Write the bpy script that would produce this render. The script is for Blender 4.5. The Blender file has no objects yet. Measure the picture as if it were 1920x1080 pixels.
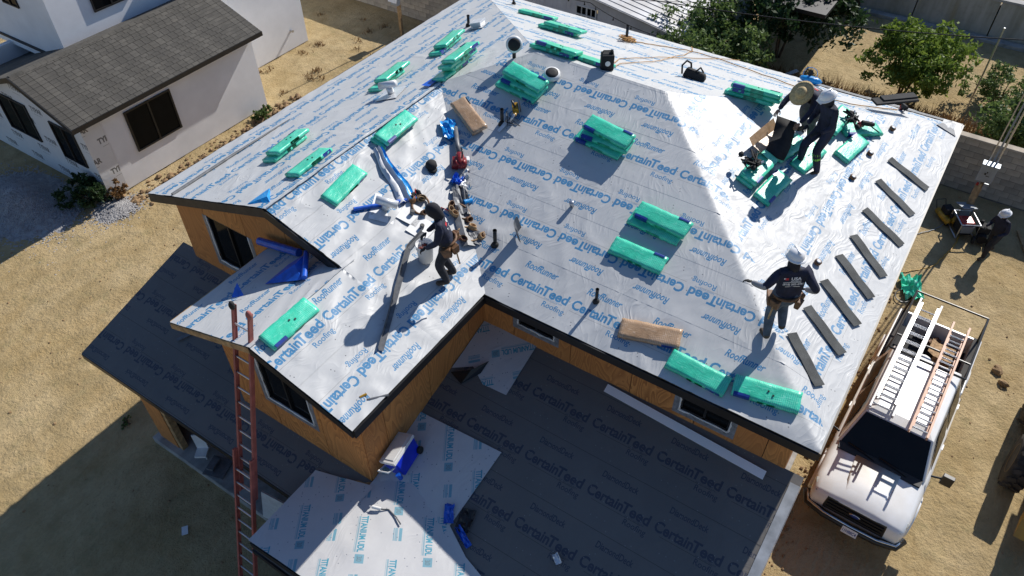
import bpy, bmesh, math, random
import numpy as np
from mathutils import Vector, Matrix
from mathutils.bvhtree import BVHTree

# ------------------------------------------------------------------ camera, sky, sun, exposure
scene = bpy.context.scene
rnd = random.Random(11)
CAMZ = 15.15
cam_d = bpy.data.cameras.new('camera'); cam = bpy.data.objects.new('camera', cam_d)
scene.collection.objects.link(cam); scene.camera = cam
cam_d.sensor_width = 36.0; cam_d.lens = 36.0 * 1438 / 1920
cam_d.clip_start = 0.1; cam_d.clip_end = 2000
RC = Matrix(((0.55097327, 0.58803426, -0.59215214), (-0.83451526, 0.38519765, -0.39396326), (-0.00356828, 0.71122323, 0.70295717)))
cam.matrix_world = Matrix.Translation((0, 0, CAMZ)) @ RC.to_4x4()

SUN_AZ, SUN_EL = math.radians(-7.5), math.radians(36.8)      # azimuth from +X towards +Y
sd = Vector((math.cos(SUN_AZ) * math.cos(SUN_EL), math.sin(SUN_AZ) * math.cos(SUN_EL), math.sin(SUN_EL)))
world = bpy.data.worlds.new('World'); scene.world = world; world.use_nodes = True
wn = world.node_tree; wn.nodes.clear()
sky = wn.nodes.new('ShaderNodeTexSky'); sky.sky_type = 'NISHITA'; sky.sun_disc = False
sky.sun_elevation = SUN_EL; sky.sun_rotation = math.pi / 2 - SUN_AZ
sky.air_density = 1.0; sky.dust_density = 0.3; sky.ozone_density = 2.5
bg = wn.nodes.new('ShaderNodeBackground'); bg.inputs['Strength'].default_value = 0.08
wo = wn.nodes.new('ShaderNodeOutputWorld')
tint = wn.nodes.new('ShaderNodeMix'); tint.data_type = 'RGBA'; tint.blend_type = 'MULTIPLY'; tint.inputs[0].default_value = 1.0; tint.inputs[7].default_value = (.84, .93, 1.06, 1)
wn.links.new(sky.outputs[0], tint.inputs[6]); wn.links.new(tint.outputs[2], bg.inputs[0]); wn.links.new(bg.outputs[0], wo.inputs[0])
sun_d = bpy.data.lights.new('sun', 'SUN'); sun_d.energy = 4.5; sun_d.angle = math.radians(0.5); sun_d.color = (1.0, 0.955, 0.89)
sun = bpy.data.objects.new('sun', sun_d); scene.collection.objects.link(sun)
sun.rotation_euler = sd.to_track_quat('Z', 'Y').to_euler(); sun.location = sd * 60
scene.view_settings.view_transform = 'Standard'; scene.view_settings.look = 'None'
scene.view_settings.exposure = 0.30; scene.view_settings.gamma = 1.0
scene.render.engine = 'CYCLES'
scene.cycles.max_bounces = 6; scene.cycles.diffuse_bounces = 3; scene.cycles.glossy_bounces = 3
scene.cycles.transmission_bounces = 3; scene.cycles.caustics_reflective = False; scene.cycles.caustics_refractive = False
scene.cycles.use_denoising = True

# ------------------------------------------------------------------ helpers
COL = scene.collection
def tag(o, label=None, cat=None, group=None, kind=None):
    if label: o['label'] = label
    if cat: o['category'] = cat
    if group: o['group'] = group
    if kind: o['kind'] = kind
    return o
def empty(name, label, cat, M=None, group=None):
    o = bpy.data.objects.new(name, None); COL.objects.link(o); o.empty_display_size = 0.2
    if M is not None:
        o.matrix_basis = M if isinstance(M, Matrix) else Matrix.Translation(M)
    return tag(o, label, cat, group)
def link(name, me, parent=None, world_=True):
    o = bpy.data.objects.new(name, me); COL.objects.link(o)
    if parent is not None:
        o.parent = parent
        if world_ and parent.parent is None: o.matrix_parent_inverse = parent.matrix_basis.inverted()
    return o
def copy_tree(o, parent=None):
    c = o.copy(); COL.objects.link(c); c.parent = parent
    for ch in list(o.children): copy_tree(ch, c)
    return c
def RZ(a): return Matrix.Rotation(a, 4, 'Z')
def T(*p): return Matrix.Translation(Vector(p if len(p) == 3 else p[0]))
def frame(o, xd, zd):
    z = Vector(zd).normalized(); x = Vector(xd); x = (x - z * x.dot(z)).normalized(); y = z.cross(x)
    M = Matrix((x, y, z)).transposed().to_4x4(); M.translation = Vector(o); return M
class MB:
    def __init__(s, M=None):
        s.v = []; s.f = []; s.m = []; s.uvs = {}; s.M = M or Matrix()
    def add(s, vs, fs, mi=0, uv=None):
        b = len(s.v); M = s.M
        s.v += [tuple(M @ Vector(p)) for p in vs]
        for i, f in enumerate(fs):
            s.f.append(tuple(b + k for k in f)); s.m.append(mi)
            if uv: s.uvs[len(s.f) - 1] = [uv[k] for k in f]
        return s
    def box(s, c, d, mi=0, M=None):
        x, y, z = d[0] / 2, d[1] / 2, d[2] / 2
        vs = [Vector((sx * x, sy * y, sz * z)) for sz in (-1, 1) for sy in (-1, 1) for sx in (-1, 1)]
        vs = [(M @ p if M else p) + Vector(c) for p in vs]
        return s.add(vs, [(0, 2, 3, 1), (4, 5, 7, 6), (0, 1, 5, 4), (2, 6, 7, 3), (0, 4, 6, 2), (1, 3, 7, 5)], mi)
    def hexa(s, lo, up, mi=0):        # two quads (bottom, top), same winding (ccw from above)
        return s.add(list(lo) + list(up), [(3, 2, 1, 0), (4, 5, 6, 7), (0, 1, 5, 4), (1, 2, 6, 5), (2, 3, 7, 6), (3, 0, 4, 7)], mi)
    def prism(s, poly, off, mi=0):    # 3D polygon extruded by a vector
        n = len(poly); off = Vector(off); a = [Vector(p) for p in poly]; b = [p + off for p in a]
        return s.add(a + b, [tuple(range(n))[::-1], tuple(range(n, 2 * n))] + [(i, (i + 1) % n, n + (i + 1) % n, n + i) for i in range(n)], mi)
    def tube(s, pts, r, n=8, mi=0, cap=True):
        pts = [Vector(p) for p in pts]; N = len(pts); rs = r if isinstance(r, (list, tuple)) else [r] * N
        vs = []; fs = []; up = None
        for i, p in enumerate(pts):
            d = (pts[min(i + 1, N - 1)] - pts[max(i - 1, 0)]).normalized()
            if up is None: up = d.orthogonal().normalized()
            up = (up - d * up.dot(d)); up = up.normalized() if up.length > 1e-6 else d.orthogonal().normalized()
            sdv = d.cross(up)
            for k in range(n):
                a = 2 * math.pi * k / n; vs.append(p + (up * math.cos(a) + sdv * math.sin(a)) * rs[i])
        for i in range(N - 1):
            for k in range(n):
                a, b = i * n + k, i * n + (k + 1) % n; fs.append((a, b, b + n, a + n))
        if cap: fs += [tuple(range(n))[::-1], tuple(range((N - 1) * n, N * n))]
        return s.add(vs, fs, mi)
    def lathe(s, prof, n=20, M=None, mi=0, sx=1, sy=1):
        M = M or Matrix(); vs = []; fs = []
        for r, z in prof:
            for k in range(n):
                a = 2 * math.pi * k / n; vs.append(M @ Vector((r * math.cos(a) * sx, r * math.sin(a) * sy, z)))
        for i in range(len(prof) - 1):
            for k in range(n):
                a, b = i * n + k, i * n + (k + 1) % n; fs.append((a, b, b + n, a + n))
        fs += [tuple(range(n))[::-1], tuple(range((len(prof) - 1) * n, len(prof) * n))]
        return s.add(vs, fs, mi)
    def ball(s, c, r, n=10, m=6, mi=0, jit=0):
        r = r if isinstance(r, (list, tuple)) else (r, r, r); vs = [(c[0], c[1], c[2] - r[2])]; fs = []
        for i in range(1, m):
            t = math.pi * i / m
            for k in range(n):
                a = 2 * math.pi * k / n; q = 1 + rnd.uniform(-jit, jit)
                vs.append((c[0] + r[0] * q * math.sin(t) * math.cos(a), c[1] + r[1] * q * math.sin(t) * math.sin(a), c[2] - r[2] * q * math.cos(t)))
        vs.append((c[0], c[1], c[2] + r[2])); L = len(vs) - 1
        for k in range(n):
            fs.append((0, 1 + (k + 1) % n, 1 + k)); b = 1 + (m - 2) * n; fs.append((b + k, b + (k + 1) % n, L))
        for i in range(m - 2):
            for k in range(n):
                a = 1 + i * n + k; b = 1 + i * n + (k + 1) % n; fs.append((a, b, b + n, a + n))
        return s.add(vs, fs, mi)
    def mesh(s, name, mats, smooth=False):
        me = bpy.data.meshes.new(name); me.from_pydata(s.v, [], s.f)
        for m in (mats if isinstance(mats, (list, tuple)) else [mats]): me.materials.append(m)
        if s.m: me.polygons.foreach_set('material_index', s.m)
        if smooth: me.polygons.foreach_set('use_smooth', [True] * len(s.f))
        if s.uvs:
            L = me.uv_layers.new(name='UVMap')
            for p in me.polygons:
                if p.index in s.uvs:
                    for li, q in zip(p.loop_indices, s.uvs[p.index]): L.data[li].uv = q
        me.update(); return me
    def build(s, name, mats, parent=None, smooth=False, bevel=0, world_=True, sub=0):
        o = link(name, s.mesh(name, mats, smooth), parent, world_)
        if bevel:
            b = o.modifiers.new('bevel', 'BEVEL'); b.width = bevel; b.segments = 2; b.limit_method = 'ANGLE'; b.angle_limit = math.radians(40)
        if sub:
            b = o.modifiers.new('sub', 'SUBSURF'); b.levels = sub; b.render_levels = sub
        return o
# value noise on numpy arrays
_tab = np.random.RandomState(5).rand(256, 256)
def vnoise(x, y, sc=1.0, seed=0):
    x = np.asarray(x, float) * sc + seed * 17.31; y = np.asarray(y, float) * sc + seed * 7.77
    xi = np.floor(x).astype(int); yi = np.floor(y).astype(int); fx = x - xi; fy = y - yi
    fx = fx * fx * fx * (fx * (fx * 6 - 15) + 10); fy = fy * fy * fy * (fy * (fy * 6 - 15) + 10)
    a = _tab[xi & 255, yi & 255]; b = _tab[(xi + 1) & 255, yi & 255]; c = _tab[xi & 255, (yi + 1) & 255]; d = _tab[(xi + 1) & 255, (yi + 1) & 255]
    return (a * (1 - fx) + b * fx) * (1 - fy) + (c * (1 - fx) + d * fx) * fy
def fbm(x, y, sc, seed=0, o=3):
    t = 0; a = .5
    for i in range(o): t = t + a * vnoise(x, y, sc, seed + i * 3); sc *= 2.03; a *= .5
    return t

# ------------------------------------------------------------------ materials
def nt_new(name):
    m = bpy.data.materials.new(name); m.use_nodes = True; n = m.node_tree; return m, n, n.nodes['Principled BSDF']
def N(n, t, **kw):
    q = n.nodes.new(t)
    for k, v in kw.items():
        if hasattr(q, k): setattr(q, k, v)
        else: q.inputs[k].default_value = v
    return q
def rgb(c): return (c[0], c[1], c[2], 1.0)
def mixc(n, fac, a, b, mode='MIX'):
    q = n.nodes.new('ShaderNodeMix'); q.data_type = 'RGBA'; q.blend_type = mode
    for sock, val in ((q.inputs[0], fac), (q.inputs[6], a), (q.inputs[7], b)):
        if hasattr(val, 'links'): n.links.new(val, sock)
        elif isinstance(val, (int, float)): sock.default_value = val
        else: sock.default_value = rgb(val)
    return q.outputs[2]
def math_(n, op, a, b=None, c=None):
    q = n.nodes.new('ShaderNodeMath'); q.operation = op
    for i, v in enumerate((a, b, c)):
        if v is None: continue
        if hasattr(v, 'links'): n.links.new(v, q.inputs[i])
        else: q.inputs[i].default_value = v
    return q.outputs[0]
def ramp(n, fac, p0, p1, c0=(0, 0, 0), c1=(1, 1, 1)):
    q = n.nodes.new('ShaderNodeValToRGB'); q.color_ramp.elements[0].position = p0; q.color_ramp.elements[1].position = p1
    q.color_ramp.elements[0].color = rgb(c0); q.color_ramp.elements[1].color = rgb(c1); n.links.new(fac, q.inputs[0]); return q.outputs[0]
def objco(n, scale=(1, 1, 1), rot=(0, 0, 0)):
    t = n.nodes.new('ShaderNodeTexCoord'); mp = n.nodes.new('ShaderNodeMapping')
    mp.inputs['Scale'].default_value = scale; mp.inputs['Rotation'].default_value = rot
    n.links.new(t.outputs['Object'], mp.inputs[0]); return mp.outputs[0]
def noise(n, vec, sc, detail=3, rough=.55, dist=0):
    q = N(n, 'ShaderNodeTexNoise', Scale=sc, Detail=detail, Roughness=rough, Distortion=dist)
    if vec is not None: n.links.new(vec, q.inputs['Vector'])
    return q.outputs[0]
def bump(n, p, h, strength=.4, dist=.02):
    b = N(n, 'ShaderNodeBump', Strength=strength, Distance=dist); n.links.new(h, b.inputs['Height']); n.links.new(b.outputs[0], p.inputs['Normal']); return b
def mat(name, c, rough=.6, metal=0, var=.15, sc=4, bmp=0, bsc=30, spec=.5, coat=0, alpha=1, trans=0, c2=None, bd=.01):
    m, n, p = nt_new(name)
    p.inputs['Roughness'].default_value = rough; p.inputs['Metallic'].default_value = metal; p.inputs['Specular IOR Level'].default_value = spec
    if coat: p.inputs['Coat Weight'].default_value = coat; p.inputs['Coat Roughness'].default_value = .08
    if trans: p.inputs['Transmission Weight'].default_value = trans
    if alpha < 1: p.inputs['Alpha'].default_value = alpha
    v = objco(n); f = noise(n, v, sc, 4)
    d = c2 or tuple(x * (1 - var * 1.6) for x in c); e = c if c2 else tuple(min(1, x * (1 + var)) for x in c)
    n.links.new(mixc(n, ramp(n, f, .3, .7), d, e), p.inputs['Base Color'])
    if bmp: bump(n, p, noise(n, v, bsc, 4), bmp, bd)
    return m
# ---- print sheets: the manufacturer's print is set with the built-in font and rasterised to a repeating mask
def text_tris(txt, bold=0.0, shear=0.0):
    cu = bpy.data.curves.new('t', 'FONT'); cu.body = txt; cu.offset = bold; cu.shear = shear; cu.resolution_u = 3
    o = bpy.data.objects.new('t', cu); COL.objects.link(o); bpy.context.view_layer.update()
    me = bpy.data.meshes.new_from_object(o.evaluated_get(bpy.context.evaluated_depsgraph_get()))
    me.calc_loop_triangles(); V = np.array([v.co[:2] for v in me.vertices]); F = np.array([t.vertices[:] for t in me.loop_triangles])
    bpy.data.objects.remove(o); bpy.data.curves.remove(cu); bpy.data.meshes.remove(me)
    lo = V.min(0); hi = V.max(0); V = (V - (lo + hi) / 2) / (hi - lo); return V, F          # unit box centred on 0
_tt = {}
def print_tile(name, w, h, ppm, items, extra=()):
    SS = 2; W = int(w * ppm) * SS; Hh = int(h * ppm) * SS; A = np.zeros((Hh, W, 3), np.float32)
    def fill(T3, ch, val=1.0):
        x0, y0 = np.floor(T3.min(0)).astype(int); x1, y1 = np.ceil(T3.max(0)).astype(int)
        X, Y = np.meshgrid(np.arange(x0, x1 + 1) + .5, np.arange(y0, y1 + 1) + .5)
        (ax, ay), (bx, by), (cx, cy) = T3; d = (by - cy) * (ax - cx) + (cx - bx) * (ay - cy)
        if abs(d) < 1e-9: return
        l1 = ((by - cy) * (X - cx) + (cx - bx) * (Y - cy)) / d; l2 = ((cy - ay) * (X - cx) + (ax - cx) * (Y - cy)) / d
        k = (l1 >= 0) & (l2 >= 0) & (l1 + l2 <= 1); ys, xs = np.nonzero(k)
        A[(ys + y0) % Hh, (xs + x0) % W, ch] = val
    for txt, cx, cy, tw, th, ang, bold, shear, ch in items:
        key = (txt, bold, shear)
        if key not in _tt: _tt[key] = text_tris(*key)
        V, F = _tt[key]; P = V * (tw, th); ca, sa = math.cos(ang), math.sin(ang)
        P = np.stack([P[:, 0] * ca - P[:, 1] * sa + cx, P[:, 0] * sa + P[:, 1] * ca + cy], 1) * ppm * SS
        for t in F: fill(P[t], ch)
    for cx, cy, bw, bh, ang, ch, val in extra:
        ca, sa = math.cos(ang), math.sin(ang); q = np.array([(-bw, -bh), (bw, -bh), (bw, bh), (-bw, bh)]) / 2
        q = np.stack([q[:, 0] * ca - q[:, 1] * sa + cx, q[:, 0] * sa + q[:, 1] * ca + cy], 1) * ppm * SS
        fill(q[[0, 1, 2]], ch, val); fill(q[[0, 2, 3]], ch, val)
    A = A.reshape(Hh // SS, SS, W // SS, SS, 3).mean((1, 3)); hh, ww = A.shape[:2]
    img = bpy.data.images.new(name, ww, hh, alpha=False, float_buffer=False); img.colorspace_settings.name = 'Non-Color'
    px = np.ones((hh, ww, 4), np.float32); px[..., :3] = A; img.pixels.foreach_set(px.ravel()); img.update(); img.pack(); return img
PU, PV = 1.24, 1.07
dots = lambda w, h, k, sz=.014, ch=1, seed=1: [(random.Random(seed * 100 + i).uniform(0, w), random.Random(seed * 77 + i).uniform(0, h), sz, sz, .5, ch, 1) for i in range(k)]
IMG_RR = print_tile('roof_underlayment_print', PU, PV, 620, [
    ('Certain', .345, .535, .67, .195, 0, .036, 0, 0), ('Teed', .91, .535, .52, .195, 0, .036, 0, 0), ('SAINT-GOBAIN', .93, .415, .34, .03, 0, .0, 0, 0),
    ('Roofing', .99, .295, .42, .14, 0, .014, 0, 0), ('RoofRunner', .45, .87, .65, .145, 0, .026, .25, 0)],
    [(.52, .392, 1.0, .0075, 0, 2, 1)] + dots(PU, PV, 9, .017))
IMG_DD = print_tile('deck_underlayment_print', PU, PV, 420, [
    ('Certain', .345, .56, .66, .19, 0, .03, 0, 0), ('Teed', .905, .56, .51, .19, 0, .03, 0, 0), ('Roofing', .98, .34, .40, .135, 0, .01, 0, 0), ('SAINT-GOBAIN', .93, .445, .34, .03, 0, .0, 0, 0),
    ('DiamondDeck', .45, .90, .66, .115, 0, .02, 0, 0)], [(.6, .425, .9, .006, 0, 2, 1), (.62, .01, 1.24, .009, 0, 2, 1)] + dots(PU, PV, 14, .016, 1, 4))
ti = []; ex = []
for cx, cy in ((.40, .30), (1.15, .85)):
    ti += [('TITANIUM UDL', cx, cy, .66, .115, 0, .04, 0, 0), ('30', cx + .44, cy, .09, .09, 0, .03, 0, 2)]
    ex += [(cx + .44, cy, .15, .15, 0, 0, .75), (cx, cy - .085, .66, .026, 0, 0, .6), (cx, cy - .112, .66, .008, 0, 0, .6)]
for cx, cy in ((1.20, .25), (.40, .88)): ex += [(cx, cy + .04, .22, .05, 0, 0, .8), (cx, cy - .03, .22, .05, 0, 0, .55), (cx, cy - .07, .22, .012, 0, 0, .9)]
IMG_TI = print_tile('titanium_underlayment_print', 1.6, 1.1, 420, ti, ex + dots(1.6, 1.1, 34, .016))
IMG_TY = print_tile('house_wrap_print', 1.5, 1.1, 300, [('TYPAR', .38, .3, .62, .20, 0, .05, 0, 1), ('TYPAR', 1.12, .85, .62, .20, 0, .05, 0, 1)], [(.35, .12, .4, .012, 0, 1, .8), (1.1, .64, .4, .012, 0, 1, .8)])
def sheet_mat(name, img, base, ink, base2, rough=.48, creases=1.0, ink2=None, line=.5, spec=.52):
    m, n, p = nt_new(name)
    uv = N(n, 'ShaderNodeUVMap'); uv.uv_map = 'UVMap'
    tx = n.nodes.new('ShaderNodeTexImage'); tx.image = img; tx.extension = 'REPEAT'; n.links.new(uv.outputs[0], tx.inputs[0])
    sp = n.nodes.new('ShaderNodeSeparateColor'); n.links.new(tx.outputs[0], sp.inputs[0])
    g = n.nodes.new('ShaderNodeNewGeometry'); pos = g.outputs['Position']
    big = noise(n, pos, .9, 4, .6); dirt = noise(n, pos, 5, 5, .65)
    col = mixc(n, ramp(n, big, .35, .7), base2, base)
    col = mixc(n, math_(n, 'MULTIPLY', ramp(n, dirt, .55, .8), .25), col, tuple(x * .72 for x in base))
    col = mixc(n, math_(n, 'MULTIPLY', sp.outputs[0], .92), col, ink)
    col = mixc(n, math_(n, 'MULTIPLY', sp.outputs[2], line), col, tuple(x * .25 for x in base))
    col = mixc(n, math_(n, 'MULTIPLY', sp.outputs[1], .8), col, ink2 or (.03, .035, .05))
    n.links.new(col, p.inputs['Base Color'])
    rr = ramp(n, dirt, .3, .7, (rough - .06,) * 3, (rough + .14,) * 3); n.links.new(rr, p.inputs['Roughness'])
    p.inputs['Specular IOR Level'].default_value = spec
    # creases: ridged noise on a warped, stretched domain
    wv = n.nodes.new('ShaderNodeTexNoise'); wv.inputs['Scale'].default_value = 1.1; wv.inputs['Detail'].default_value = 2; n.links.new(pos, wv.inputs['Vector'])
    ad = n.nodes.new('ShaderNodeVectorMath'); ad.operation = 'MULTIPLY_ADD'; n.links.new(wv.outputs[1], ad.inputs[0]); ad.inputs[1].default_value = (.9, .9, .3); n.links.new(pos, ad.inputs[2])
    mp = n.nodes.new('ShaderNodeMapping'); mp.inputs['Rotation'].default_value = (0, 0, .6); mp.inputs['Scale'].default_value = (.5, 2.6, 1); n.links.new(ad.outputs[0], mp.inputs[0])
    def ridge(sc, seed):
        mp2 = n.nodes.new('ShaderNodeMapping'); mp2.inputs['Location'].default_value = (seed, seed * 2, 0); n.links.new(mp.outputs[0], mp2.inputs[0])
        a = noise(n, mp2.outputs[0], sc, .6, .5); return math_(n, 'POWER', math_(n, 'SUBTRACT', 1.0, math_(n, 'ABSOLUTE', math_(n, 'MULTIPLY_ADD', a, 2.2, -1.1))), 3.0)
    h = math_(n, 'MULTIPLY_ADD', ridge(1.7, 3), .8, math_(n, 'MULTIPLY', ridge(4.6, 8), .6))
    h = math_(n, 'MULTIPLY', h, ramp(n, noise(n, pos, .7, 2), .38, .62, (.15,) * 3, (1,) * 3))
    h = math_(n, 'MULTIPLY_ADD', noise(n, pos, 9, 2), .12, h)
    bump(n, p, h, .38 * creases, .018)
    return m
M_RR = sheet_mat('roof_underlayment', IMG_RR, (.525, .531, .53), (.007, .18, .385), (.49, .497, .498))
M_DD = sheet_mat('dark_deck_underlayment', IMG_DD, (.165, .155, .145), (.055, .062, .088), (.145, .137, .13), rough=.5, creases=.6, line=.7, spec=.25, ink2=(.26, .26, .26))
M_TI = sheet_mat('titanium_underlayment', IMG_TI, (.58, .58, .58), (.015, .28, .40), (.54, .54, .545), rough=.5, creases=.7, ink2=(.10, .13, .18))
M_TY = sheet_mat('house_wrap', IMG_TY, (.74, .75, .76), (.02, .02, .02), (.66, .67, .68), rough=.5, creases=.6, ink2=(.02, .02, .022))

def plywood_mat():
    m, n, p = nt_new('plywood'); v = objco(n)
    st = n.nodes.new('ShaderNodeMapping'); st.inputs['Scale'].default_value = (1.0, 1.0, .28); n.links.new(v, st.inputs[0])
    w = n.nodes.new('ShaderNodeTexNoise'); w.inputs['Scale'].default_value = 2.2; w.inputs['Detail'].default_value = 1.5; w.inputs['Distortion'].default_value = .8; n.links.new(st.outputs[0], w.inputs[0])
    ring = math_(n, 'FRACT', math_(n, 'MULTIPLY', w.outputs[0], 16.0))
    gr = noise(n, st.outputs[0], 70, 3, .7); pan = noise(n, v, .55, 2); oi = n.nodes.new('ShaderNodeObjectInfo')
    a = mixc(n, ramp(n, ring, .1, .9), (.68, .295, .08), (.37, .135, .034)); a = mixc(n, math_(n, 'MULTIPLY', ramp(n, gr, .45, .75), .4), a, (.24, .085, .025))
    a = mixc(n, math_(n, 'MULTIPLY', ramp(n, pan, .35, .7), .45), a, (.72, .36, .12)); a = mixc(n, math_(n, 'MULTIPLY', oi.outputs['Random'], .65), a, (.40, .15, .042))
    n.links.new(a, p.inputs['Base Color']); p.inputs['Roughness'].default_value = .75; bump(n, p, gr, .2, .004); return m
M_PLY = plywood_mat()
M_LUM = mat('lumber', (.42, .27, .13), .8, var=.3, sc=9, bmp=.2, bsc=60)
M_BLACK = mat('black_paint', (.012, .012, .013), .45, var=.2)
M_DARK = mat('dark_interior', (.012, .011, .010), .9)
M_FASC = mat('dark_primed_fascia', (.035, .028, .024), .6, var=.3, sc=6)
M_GLASS = mat('dark_glass', (.008, .009, .010), .08, var=.1, spec=.07)
M_WHITE = mat('white_vinyl', (.75, .75, .74), .45, var=.06)
M_GREYTAPE = mat('grey_flashing_tape', (.22, .23, .25), .45, var=.25, sc=14)
M_STEEL = mat('galvanised_steel', (.55, .56, .58), .32, metal=.85, var=.18, sc=22)
M_GALV = mat('bright_flashing_metal', (.72, .73, .74), .38, metal=.35, var=.08, sc=9)
M_LEAD = mat('grey_sheet_metal', (.15, .155, .165), .5, metal=.15, var=.2, sc=10)
M_PIPE = mat('black_plastic_pipe', (.012, .012, .013), .4)
M_RUB = mat('black_rubber', (.015, .015, .016), .75, bmp=.3, bsc=40)
M_LEATH = mat('brown_leather', (.16, .075, .03), .6, var=.4, sc=14, bmp=.4, bsc=50)
M_TAN = mat('tan_suede', (.42, .27, .14), .85, var=.3, sc=14)
M_BLUEP = mat('blue_plastic', (.01, .10, .55), .35, var=.2, sc=7, bmp=.3, bsc=12)
M_CYAN = mat('bright_blue_film', (.01, .30, .72), .3, var=.2, sc=6, bmp=.5, bsc=9, bd=.03)
M_RED = mat('red_plastic', (.36, .018, .018), .35, var=.2)
M_YEL = mat('yellow_paint', (.55, .30, .02), .45, var=.25, sc=8)
M_ORG = mat('orange_rope', (.55, .30, .10), .8)
M_BLKF = mat('black_fabric', (.014, .014, .015), .85, bmp=.4, bsc=40)
M_CONC = mat('concrete', (.36, .35, .33), .85, var=.25, sc=3, bmp=.25, bsc=30)
# ------------------------------------------------------------------ ground
def ground_mat():
    m, n, p = nt_new('dirt'); g = n.nodes.new('ShaderNodeNewGeometry'); pos = g.outputs['Position']
    sx = n.nodes.new('ShaderNodeSeparateXYZ'); n.links.new(pos, sx.inputs[0]); X, Y = sx.outputs[0], sx.outputs[1]
    a = noise(n, pos, .35, 5, .6); b = noise(n, pos, 2.3, 6, .65); c = noise(n, pos, 14, 5, .7)
    st = n.nodes.new('ShaderNodeMapping'); st.inputs['Rotation'].default_value = (0, 0, math.radians(-12)); st.inputs['Scale'].default_value = (.35, 2.2, 1); n.links.new(pos, st.inputs[0])
    tr = noise(n, st.outputs[0], 1.1, 4, .6)
    col = mixc(n, ramp(n, b, .32, .68), (.345, .245, .113), (.45, .34, .18))
    col = mixc(n, math_(n, 'MULTIPLY', ramp(n, a, .42, .62), .6), col, (.50, .39, .225))
    col = mixc(n, math_(n, 'MULTIPLY', ramp(n, tr, .5, .72), .4), col, (.31, .22, .11))
    col = mixc(n, math_(n, 'MULTIPLY', ramp(n, c, .52, .75), .42), col, (.19, .14, .07))
    col = mixc(n, math_(n, 'MULTIPLY', ramp(n, noise(n, pos, .8, 4, .65, .5), .48, .62), .45), col, (.27, .20, .095))
    col = mixc(n, math_(n, 'MULTIPLY', ramp(n, noise(n, pos, 1.7, 5, .7), .55, .66), .35), col, (.24, .21, .10))
    # redder fill behind the neighbour's house
    f = math_(n, 'MULTIPLY', ramp(n, math_(n, 'MULTIPLY_ADD', a, 3.0, Y), 16.4, 17.6), ramp(n, math_(n, 'MULTIPLY_ADD', b, 2.0, X), 12.2, 14.5))
    col = mixc(n, f, col, mixc(n, ramp(n, b, .35, .7), (.47, .265, .12), (.56, .37, .20)))
    # darker, slightly greener tone towards the back wall; grey litter beyond the wall
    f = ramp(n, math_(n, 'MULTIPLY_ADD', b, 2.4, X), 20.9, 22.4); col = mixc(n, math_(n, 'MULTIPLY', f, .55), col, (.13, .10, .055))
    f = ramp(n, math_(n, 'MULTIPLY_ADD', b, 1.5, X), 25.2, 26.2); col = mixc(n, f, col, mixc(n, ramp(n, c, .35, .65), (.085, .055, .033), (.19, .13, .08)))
    f = ramp(n, math_(n, 'MULTIPLY_ADD', a, 2.5, X), 31.0, 32.2); col = mixc(n, f, col, mixc(n, ramp(n, c, .35, .65), (.24, .185, .135), (.33, .26, .20)))
    n.links.new(col, p.inputs['Base Color']); p.inputs['Roughness'].default_value = .95; p.inputs['Specular IOR Level'].default_value = .2
    h = math_(n, 'MULTIPLY_ADD', c, .5, math_(n, 'MULTIPLY_ADD', b, 1.0, math_(n, 'MULTIPLY', tr, .8))); bump(n, p, h, .9, .09); return m
M_DIRT = ground_mat()
def axis(a, b, st, far):
    return np.concatenate([[-far, -far / 3, a - 20, a - 6], np.arange(a, b + st / 2, st), [b + 6, b + 20, far / 3, far]])
gx = axis(-3, 43, .17, 900); gy = axis(-9, 34, .17, 900)
def ground_h(X, Y):
    h = .10 * (fbm(X, Y, .5, 1) - .45) + .045 * (fbm(X, Y, 3.5, 2) - .45) + .02 * (fbm(X, Y, 11, 6, 2) - .4)
    for cy, w in ((15.3, .22), (17.0, .22), (13.9, .2)):                       # wheel ruts beside the house
        d = Y - cy - .35 * np.sin(X * .35); h = h - .07 * np.exp(-(d / w) ** 2) * (.7 + .5 * np.sin(X * 22) * (np.sin(X * 1.3) > 0)) + .04 * np.exp(-((np.abs(d) - w * 1.7) / .12) ** 2)
    fl = np.clip((np.maximum(np.abs(X - 11) - 7.6, np.abs(Y - 6) - 7.2)) / 1.0, 0, 1)   # level under the house
    fl = fl * np.clip((np.maximum(np.abs(X - 13.3) - 3.6, np.abs(Y + 1.65) - 1.3)) / .8, .25, 1)
    h = h * fl - .03
    h = h + 1.25 * np.clip((X - 36.3) / .05, 0, 1) * 1.0
    return np.where((np.abs(X) > 60) | (np.abs(Y) > 60), -.05 + 1.25 * (X > 37), h)
GX, GY = np.meshgrid(gx, gy, indexing='ij'); GZ = ground_h(GX, GY)
nx, ny = GX.shape; idx = np.arange(nx * ny).reshape(nx, ny)
fc = np.stack([idx[:-1, :-1], idx[1:, :-1], idx[1:, 1:], idx[:-1, 1:]], -1).reshape(-1, 4)
me = bpy.data.meshes.new('ground'); me.from_pydata(np.stack([GX, GY, GZ], -1).reshape(-1, 3).tolist(), [], fc.tolist()); me.materials.append(M_DIRT)
me.polygons.foreach_set('use_smooth', [True] * len(fc)); tag(link('ground', me), 'bare tan building-site dirt with wheel ruts', kind='structure')
def gz(x, y): return float(ground_h(np.array([x]), np.array([y]))[0])

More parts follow.
